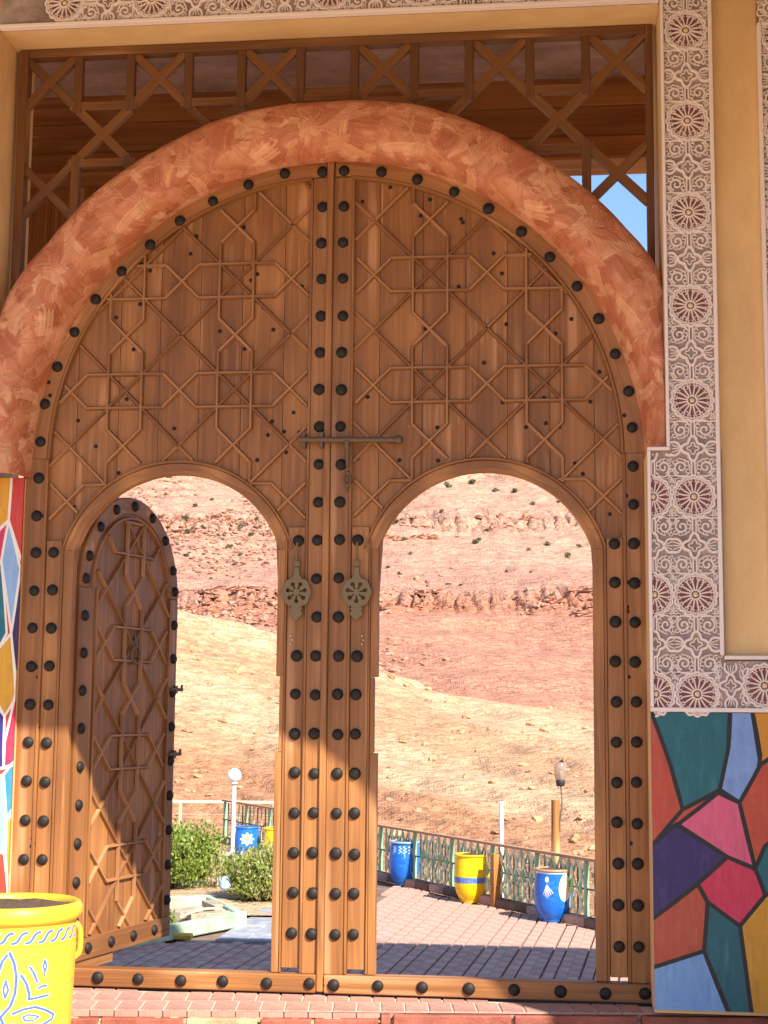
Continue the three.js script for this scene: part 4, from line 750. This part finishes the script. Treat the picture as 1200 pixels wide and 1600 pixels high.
pot('blue pot with a big white daisy behind the bushes, right of the globe lamp', [-3.45, TY, -14.95], 0.92, '#1a6ed6', (c, W, H) => { c.fillStyle = '#cfdbe4'; for (let k = 0; k < 8; k++) { const a = k / 8 * 6.283; c.beginPath(); c.ellipse(W * 0.5 + 26 * Math.cos(a), H * 0.3 + 26 * Math.sin(a), 24, 11, a, 0, 7); c.fill(); } c.fillStyle = '#a8a060'; c.beginPath(); c.arc(W * 0.5, H * 0.3, 14, 0, 7); c.fill(); }, '#2a74d0');
pot('yellow pot half hidden behind the left wicket post and leaves', [-2.98, TY, -14.8], 0.92, '#eec60e', (c, W, H) => { c.fillStyle = '#c9a01a'; for (let k = 0; k < 9; k++) c.fillRect(k * 60, H * 0.4, 22, 30); }, '#eec60e');

// ------------------------------------------------------------------ railing
const green = std({ color: lin(0.24, 0.42, 0.25), roughness: 0.6 }), paleGreen = std({ color: lin(0.64, 0.68, 0.44), roughness: 0.8 }), darkBar = std({ color: lin(0.06, 0.085, 0.06), roughness: 0.6 }), topRail = std({ color: lin(0.46, 0.25, 0.15), roughness: 0.8 });
{
  const L = Math.hypot(FB[0] - FA[0], FB[1] - FA[1]), ux = [(FB[0] - FA[0]) / L, (FB[1] - FA[1]) / L], ang = -Math.atan2(ux[1], ux[0]);
  // local x runs from the far-left end to the near-right end along the terrace edge
  const L0 = -6.0, L1 = 8.0, H = 0.72;
  const t = thing('railing', 'green metal railing with criss-cross bars along the terrace edge behind the pots', 'railing', [FA[0], TY, FA[1]], ang);
  part('top_rail', buv(new RoundedBoxGeometry(L1 - L0, 0.035, 0.05, 1, 0.008).translate((L0 + L1) / 2, H, 0), 'x'), topRail, t);
  for (const y of [0.1, 0.4]) part('rail', new THREE.BoxGeometry(L1 - L0, 0.018, 0.014).translate((L0 + L1) / 2, y, 0.0), darkBar, t);
  const bar = new THREE.BoxGeometry(0.018, H - 0.11, 0.016).translate(0, (H + 0.05) / 2, 0.0), postG = new RoundedBoxGeometry(0.045, H - 0.02, 0.045, 1, 0.006).translate(0, (H - 0.02) / 2, 0);
  const pitch = 0.165, diag = (s) => { const g = new THREE.BoxGeometry(0.03, 0.33, 0.007); g.rotateZ(s * 0.48); return g; }, dg = { 1: diag(1), [-1]: diag(-1) }, leafG = new THREE.SphereGeometry(0.04, 8, 6).scale(0.9, 1.8, 0.25);
  let k = 0;
  for (let x = L0 + 0.1; x < L1 - 0.05; x += pitch, k++) {
    if (k % 6 === 0) { part('post', postG, green, t, [x, 0.0, -0.002]); continue; }
    part('bar', bar, k % 2 ? darkBar : green, t, [x, 0, 0.001]);
    if (x > -4 && x < 6) for (const s of [1, -1]) { part('diagonal_bar', dg[s], k % 3 ? paleGreen : green, t, [x + pitch / 2, 0.25, 0.012 + 0.004 * s]); part('diagonal_bar', dg[s], k % 3 === 1 ? green : paleGreen, t, [x + pitch / 2, 0.55, 0.012 + 0.004 * s]); if (s > 0 && x > -2) part('ornament_leaf', leafG, green, t, [x + pitch * 0.5, 0.4, 0.02]); if (s > 0 && x > -2) { part('ornament_leaf', leafG, paleGreen, t, [x + pitch * 0.5, 0.56, 0.024]); part('ornament_leaf', leafG, paleGreen, t, [x + pitch * 0.5, 0.22, 0.024]); } }
  }
  // brick kerb under it
  const kerb = thing('kerb', 'low brown brick kerb under the green railing', 'kerb', [FA[0], TY, FA[1]], ang);
  const bg = buv(new RoundedBoxGeometry(0.38, 0.1, 0.14, 1, 0.012), 'x', 0.6, 0.6, false);
  for (let x = L0; x < L1; x += 0.388) part('brick', bg, R() < 0.5 ? M.brick[2] : std({ color: lin(0.2, 0.115, 0.08), map: plasterMap }), kerb, [x, 0.045 + 0.006 * R(), 0.02], [0, (R() - 0.5) * 0.04, 0]);
}
{ // pale fence on the far left
  const t = thing('wire_fence', 'thin pale fence with green posts behind the left bush', 'fence', [-9.5, TY, -18.0], Math.atan2(0.6, 5.3));
  part('top_rail', new RoundedBoxGeometry(6.2, 0.05, 0.05, 1, 0.01).translate(2.9, 0.66, 0), std({ color: lin(0.75, 0.57, 0.38) }), t);
  for (let x = 0; x < 6; x += 0.83) part('post', new RoundedBoxGeometry(0.06, 0.66, 0.06, 1, 0.008).translate(x, 0.33, 0), std({ color: lin(0.42, 0.44, 0.28) }), t);
  for (const y of [0.22, 0.44]) part('wire', rod([0, y, 0], [5.8, y, 0], 0.006), std({ color: lin(0.5, 0.45, 0.35), metalness: 0.3 }), t);
}

// ------------------------------------------------------------------ lamps and posts
{
  const t = thing('globe_lamp', 'slim white post with a white globe lamp behind the bushes', 'lamp post', [-3.9, TY, -16.05]);
  part('post', lathe([[0.0, 0], [0.06, 0], [0.05, 0.05], [0.036, 0.07], [0.034, 1.08], [0.03, 1.1], [0, 1.1]], 14), std({ color: lin(0.78, 0.78, 0.76), roughness: 0.5 }), t);
  part('globe_collar', lathe([[0, 1.1], [0.055, 1.1], [0.06, 1.12], [0.045, 1.15], [0, 1.15]], 16), std({ color: lin(0.6, 0.62, 0.62), roughness: 0.5 }), t);
  part('globe', new THREE.SphereGeometry(0.112, 28, 20).translate(0, 1.245, 0), std({ color: lin(0.86, 0.85, 0.83), roughness: 0.3 }), t);
}
{
  const t = thing('white_pole', 'bare white metal pole rising beside the railing, right of the yellow pot', 'pole', [0.56, TY, -11.1]);
  part('pole', rod([0, 0, 0], [0, 1.19, 0], 0.031, 0.03, 12), std({ color: lin(0.75, 0.78, 0.8), roughness: 0.45 }), t);
  part('pole_cap', lathe([[0, 1.2], [0.028, 1.195], [0.031, 1.185]], 12), std({ color: lin(0.7, 0.72, 0.74) }), t);
}
{
  const t = thing('wooden_post', 'short square brown post between the yellow pot and the white pole', 'post', [0.525, TY, -10.42], 0.5);
  part('post', box(-0.06, 0.06, 0, 0.62, -0.05, 0.05, 'y', 0.01), M.roofwood, t);
}
{
  const t = thing('jar_lamp', 'wooden post carrying a thin bent stem with a glass jar lamp, beyond the railing', 'lamp post', [1.232, TY - 0.475, -12.5], 0.15);
  part('wooden_post', buv(rod([0, 0, 0], [0.0, 1.62, 0], 0.062, 0.056, 12), 'y'), wood(0.98, 0.9, 0.8, 0.8), t);
  part('stem', tube([[0.05, 1.2, 0.03], [0.062, 1.42, 0.03], [0.085, 1.6, 0.02], [0.078, 1.74, 0], [0.07, 1.83, 0]], 0.0085, 24, 6), M.oldIron, t);
  part('lamp_base', lathe([[0, 1.8], [0.04, 1.8], [0.058, 1.815], [0.062, 1.87], [0.05, 1.89], [0, 1.89]], 18).translate(0.07, 0, 0), std({ color: lin(0.03, 0.025, 0.025), roughness: 0.5 }), t);
  part('glass_jar', lathe([[0.066, 1.885], [0.084, 1.95], [0.088, 2.02], [0.078, 2.085], [0.05, 2.115], [0.0, 2.122]], 24).translate(0.07, 0, 0), new THREE.MeshPhysicalMaterial({ color: lin(0.72, 0.62, 0.52), roughness: 0.12, transmission: 0.75, thickness: 0, ior: 1.45 }), t);
  part('bulb', lathe([[0, 1.89], [0.02, 1.9], [0.024, 1.93], [0.036, 1.97], [0.03, 2.0], [0, 2.01]], 14).translate(0.07, 0, 0), std({ color: lin(0.55, 0.45, 0.36), roughness: 0.4 }), t);
}

const BASIN = [[-2.09, -8.33], [-2.83, -9.76], [-3.9, -9.2], [-3.15, -6.15]];
// ------------------------------------------------------------------ garden corner seen through the left wicket
struct('garden_bed', (() => { const g = new THREE.PlaneGeometry(9, 7.4, 60, 50); g.rotateX(-Math.PI / 2); g.translate(-6.3, TY + 0.03, -12.6); const p = g.attributes.position; for (let i = 0; i < p.count; i++) p.setY(i, p.getY(i) + 0.07 * fbm(p.getX(i) * 0.9, p.getZ(i) * 0.9, 4, 4)); g.computeVertexNormals(); return buv(g, 'z', 3, 3, false); })(), std({ color: lin(0.62, 0.44, 0.28), map: rockTint, bumpMap: rockBump, bumpScale: 0.04 }));
const leafMats = [[0.17, 0.23, 0.025], [0.26, 0.34, 0.04], [0.34, 0.36, 0.07], [0.46, 0.42, 0.18]].map((c) => new THREE.MeshPhysicalMaterial({ color: lin(...c), roughness: 0.6, transmission: 0.35, thickness: 0, side: THREE.DoubleSide }));
function leafCloud(n, rx, ry, rz, size, seed, lumps) {
  const r = rnd(seed), pos = [], C = Array.from({ length: lumps }, () => { const a = r() * 6.28, u = r() * 1.6 - 0.6, q = 0.25 + 0.55 * r(); return [Math.cos(a) * q * rx, ry * 0.78 + u * ry * 0.62, Math.sin(a) * q * rz, 0.25 + 0.3 * r()]; });
  for (let i = 0; i < n; i++) {
    const c = C[Math.floor(r() * lumps)], th = r() * 6.28, ph = Math.acos(2 * r() - 1), q = c[3] * Math.cbrt(0.25 + 0.75 * r());
    const x = c[0] + rx * q * Math.sin(ph) * Math.cos(th), y = Math.max(0.02, c[1] + ry * q * 1.1 * Math.cos(ph)), z = c[2] + rz * q * Math.sin(ph) * Math.sin(th);
    const d = new THREE.Vector3(r() - 0.5, r() * 0.9, r() - 0.5).normalize(), s = new THREE.Vector3(r() - 0.5, r() - 0.5, r() - 0.5).cross(d).normalize(), L = size * (0.6 + 0.8 * r()), W = L * 0.27;
    const A = new THREE.Vector3(x, y, z), B = A.clone().addScaledVector(d, L * 0.5).addScaledVector(s, W), D = A.clone().addScaledVector(d, L * 0.5).addScaledVector(s, -W), E = A.clone().addScaledVector(d, L);
    pos.push(...A.toArray(), ...B.toArray(), ...E.toArray(), ...A.toArray(), ...E.toArray(), ...D.toArray());
  }
  const g = new THREE.BufferGeometry(); g.setAttribute('position', new THREE.Float32BufferAttribute(pos, 3)); g.computeVertexNormals(); g.setAttribute('uv', new THREE.Float32BufferAttribute(new Float32Array(pos.length / 3 * 2), 2)); return g;
}
function bush(label, p, rx, ry, rz, n, size, seed, mats, lumps = 26) {
  const t = thing('bush', label, 'bush', p), r = rnd(seed + 900), st = [];
  mats.forEach((m, i) => part('foliage', leafCloud(Math.floor(n / mats.length), rx, ry, rz, size, seed + i * 17, lumps), leafMats[m], t));
  for (let i = 0; i < 16; i++) { const a = r() * 6.28, q = r(); st.push(rod([0.08 * Math.cos(a), 0, 0.08 * Math.sin(a)], [rx * 0.6 * q * Math.cos(a), ry * (0.6 + 0.8 * r()), rz * 0.6 * q * Math.sin(a)], 0.012, 0.004, 5)); }
  part('stems', merge(st), std({ color: lin(0.16, 0.1, 0.06) }), t);
  return t;
}
bush('dense bright green bush left of the globe lamp, behind the basin', [-3.75, TY, -11.4], 0.66, 0.46, 0.6, 19000, 0.052, 31, [0, 1, 1, 2], 34);
bush('leafy green bush with pale flowers at the left wicket post, beside the ramp', [-2.3, TY, -10.3], 0.5, 0.36, 0.42, 11000, 0.048, 47, [0, 1, 2, 3], 26);
bush('sparse dry plant between the two bushes below the globe lamp', [-2.98, TY, -11.5], 0.36, 0.22, 0.3, 1500, 0.05, 53, [2, 3], 16);
bush('thin leafy shoots reaching up in front of the yellow pot behind the gate post', [-2.4, TY, -11.1], 0.26, 0.36, 0.24, 1300, 0.05, 63, [1, 2, 3], 14);
bush('low green tuft at the front left corner of the basin', [-2.95, TY, -7.75], 0.2, 0.16, 0.15, 1100, 0.045, 71, [0, 1], 9);
{
  const C = BASIN, mid = [-2.93, -8.4];
  const t = thing('basin', 'pale green concrete basin holding loose blocks and a hose', 'basin', [mid[0], TY, mid[1]]);
  const sg = std({ color: lin(0.5, 0.66, 0.5), map: plasterMap, bumpMap: plasterBump, bumpScale: 0.008, roughness: 0.75 }), H = 0.14;
  const O = C.map((c) => [c[0] - mid[0], -(c[1] - mid[1])]), I = O.map((c) => { const l = Math.hypot(...c); return [c[0] * (1 - 0.12 / l), c[1] * (1 - 0.12 / l)]; });
  for (let i = 0; i < 4; i++) {
    const j = (i + 1) % 4, e = 0.002, s = new THREE.Shape([O[i], O[j], I[j], I[i]].map((p) => new THREE.Vector2(...p))), g = new THREE.ExtrudeGeometry(s, { depth: H - 0.02 + 0.004 * i, bevelEnabled: true, bevelSize: 0.01, bevelThickness: 0.01, bevelOffset: -0.011, bevelSegments: 1 });
    g.rotateX(-Math.PI / 2); g.translate(0, 0.01, 0); part('basin_wall', buv(g, 'x', 0.8, 0.8), sg, t);
  }
  { const g = new THREE.ExtrudeGeometry(new THREE.Shape(I.map((p) => new THREE.Vector2(p[0] * 1.03, p[1] * 1.03))), { depth: 0.02, bevelEnabled: false }); g.rotateX(-Math.PI / 2); part('basin_floor', buv(g, 'x', 0.8, 0.8), std({ color: lin(0.26, 0.24, 0.17), map: plasterMap }), t); }
  const conc = std({ color: lin(0.55, 0.47, 0.35), map: plasterMap, bumpMap: plasterBump, bumpScale: 0.01 });
  const proto = new THREE.Group(); part('block_body', buv(new RoundedBoxGeometry(0.5, 0.2, 0.16, 2, 0.012).translate(0, 0.1, 0), 'x', 0.5, 0.5), conc, proto);
  for (const [lab, p, a, k] of [['grey concrete block leaning against the left inner side of the green basin', [-2.8, TY + 0.02, -8.5], 1.3, 0.62], ['long flat concrete block lying across the basin middle', [-2.52, TY + 0.02, -8.45], 0.6, 0.5], ['pale concrete block at the right inner side of the basin', [-2.62, TY + 0.02, -9.1], -1.05, 0.6]]) { const c = proto.clone(); c.name = numbered('concrete_block'); c.position.set(...p); c.rotation.y = a; c.scale.y = k; scene.add(c); tag(c, lab, 'block', 'blocks in the basin'); }
  tag(part('hose', tube([[-2.78, TY + 0.1, -8.1], [-2.68, TY + 0.135, -8.3], [-2.56, TY + 0.15, -8.5], [-2.42, TY + 0.13, -8.6], [-2.34, TY + 0.09, -8.5]], 0.013, 50, 8), std({ color: lin(0.7, 0.6, 0.38), roughness: 0.6 }), scene), 'cream hose looped over the blocks in the basin', 'hose');
}
{
  const t = struct('tiled_path', buv(new THREE.BoxGeometry(1.26, 0.03, 3.0).translate(-1.57, TY - 0.0105, -8.8), 'z', 1, 1, false), std({ color: lin(0.4, 0.41, 0.48), map: plasterMap })), m = [[0.46, 0.48, 0.56], [0.5, 0.52, 0.6]].map((c) => std({ color: lin(...c), map: plasterMap, roughness: 0.5 })), G = paverGeo(0.297, 0.597, 0.02);
  for (let i = 0; i < 5; i++) for (let j = 0; j < 4; j++) part('tile', G, m[(i * 7 + j * 3) % 2], t, [-2.05 + j * 0.3 + 0.02, TY + 0.014, -7.62 - 0.6 * i]);
}
tag(part('yellow_kerb', new RoundedBoxGeometry(0.62, 0.06, 0.12, 2, 0.02).translate(-2.75, TY + 0.03, -7.3), std({ color: lin(0.75, 0.6, 0.1), map: plasterMap }), scene), 'short yellow painted kerb in front of the basin corner', 'kerb');
tag(part('plastic_bag', (() => { const g = new THREE.IcosahedronGeometry(0.08, 3), p = g.attributes.position; for (let i = 0; i < p.count; i++) { const f = 1 + 0.5 * fbm(p.getX(i) * 14, p.getY(i) * 14, p.getZ(i) * 14, 3); p.setXYZ(i, p.getX(i) * f, p.getY(i) * f * 1.1, p.getZ(i) * f); } g.computeVertexNormals(); return g.translate(-2.72, TY + 0.24, -10.1); })(), std({ color: lin(0.35, 0.5, 0.68), roughness: 0.5 }), scene), 'crumpled pale blue bag caught between the two bushes', 'bag');

// ------------------------------------------------------------------ desert shrubs on the mountain
{
  const mat = [[0.13, 0.125, 0.06], [0.17, 0.15, 0.085], [0.11, 0.12, 0.05]].map((c) => std({ color: lin(...c), side: THREE.DoubleSide }));
  const protos = [0, 1, 2].map((i) => { const g = new THREE.Group(); part('foliage', leafCloud(260, 0.5, 0.34, 0.5, 0.22, 300 + i, 7), mat[i], g); part('stems', merge([0, 1, 2, 3].map((k) => rod([0, 0, 0], [0.3 * Math.cos(k * 1.6), 0.35, 0.3 * Math.sin(k * 1.6)], 0.03, 0.01, 4))), std({ color: lin(0.15, 0.1, 0.07) }), g); return g; });
  const spots = [[289, 815, 15, 'large dark shrub below the rocky outcrop at upper left of the left wicket'], [268, 818, 10], [294, 834, 11], [318, 826, 9], [341, 840, 10], [349, 805, 8], [360, 824, 7], [378, 827, 14], [392, 838, 10], [357, 858, 12], [376, 868, 9], [290, 870, 9], [310, 887, 7], [366, 884, 8], [420, 946, 10, 'round shrub low on the red slope beside the gate post'], [305, 792, 8], [331, 782, 7], [402, 812, 7], [276, 852, 7], [330, 905, 6],
    [739, 757, 12, 'green shrub near the top of the right wicket view'], [700, 762, 13], [775, 768, 9], [805, 770, 11], [650, 776, 9], [833, 789, 9], [872, 786, 7], [618, 818, 9], [632, 845, 10], [742, 850, 11], [748, 846, 9], [855, 853, 10], [887, 872, 13, 'round pale shrub at the right end of the pink slope'], [905, 855, 8], [826, 860, 7], [607, 888, 7], [625, 898, 8], [642, 866, 7], [792, 894, 6], [830, 895, 6], [660, 940, 7], [720, 915, 6], [860, 932, 8], [690, 800, 8], [760, 830, 7]];
  spots.forEach(([x, y, d, lab], i) => {
    const q = onHill(x, y); if (!q) return;
    const c = protos[i % 3].clone(); c.name = numbered('desert_shrub'); c.position.set(q[0], q[1] - 0.08, q[2]); const s = d / 2355 * q[3] * 1.05; c.scale.setScalar(s); c.rotation.y = i * 1.7; scene.add(c);
    const side = x < 500 ? 'left' : 'right', row = (v) => (v < 802 ? 'top' : v < 850 ? 'middle' : 'lower'), mates = spots.filter((q) => !q[3] && (q[0] < 500) === (x < 500) && row(q[1]) === row(y)).sort((p, q) => p[0] - q[0]), nth = ['first', 'second', 'third', 'fourth', 'fifth', 'sixth', 'seventh', 'eighth', 'ninth', 'tenth', 'eleventh', 'twelfth', 'thirteenth'][mates.findIndex((q) => q[0] === x && q[1] === y)];
    tag(c, lab ?? `small shrub ${nth} from left in ${row(y)} row on the slope through ${side} wicket`, 'shrub', `shrubs on the slope in the ${side} wicket`);
    if (lab) delete c.userData.group;
  });
}
renderer.render(scene, camera);
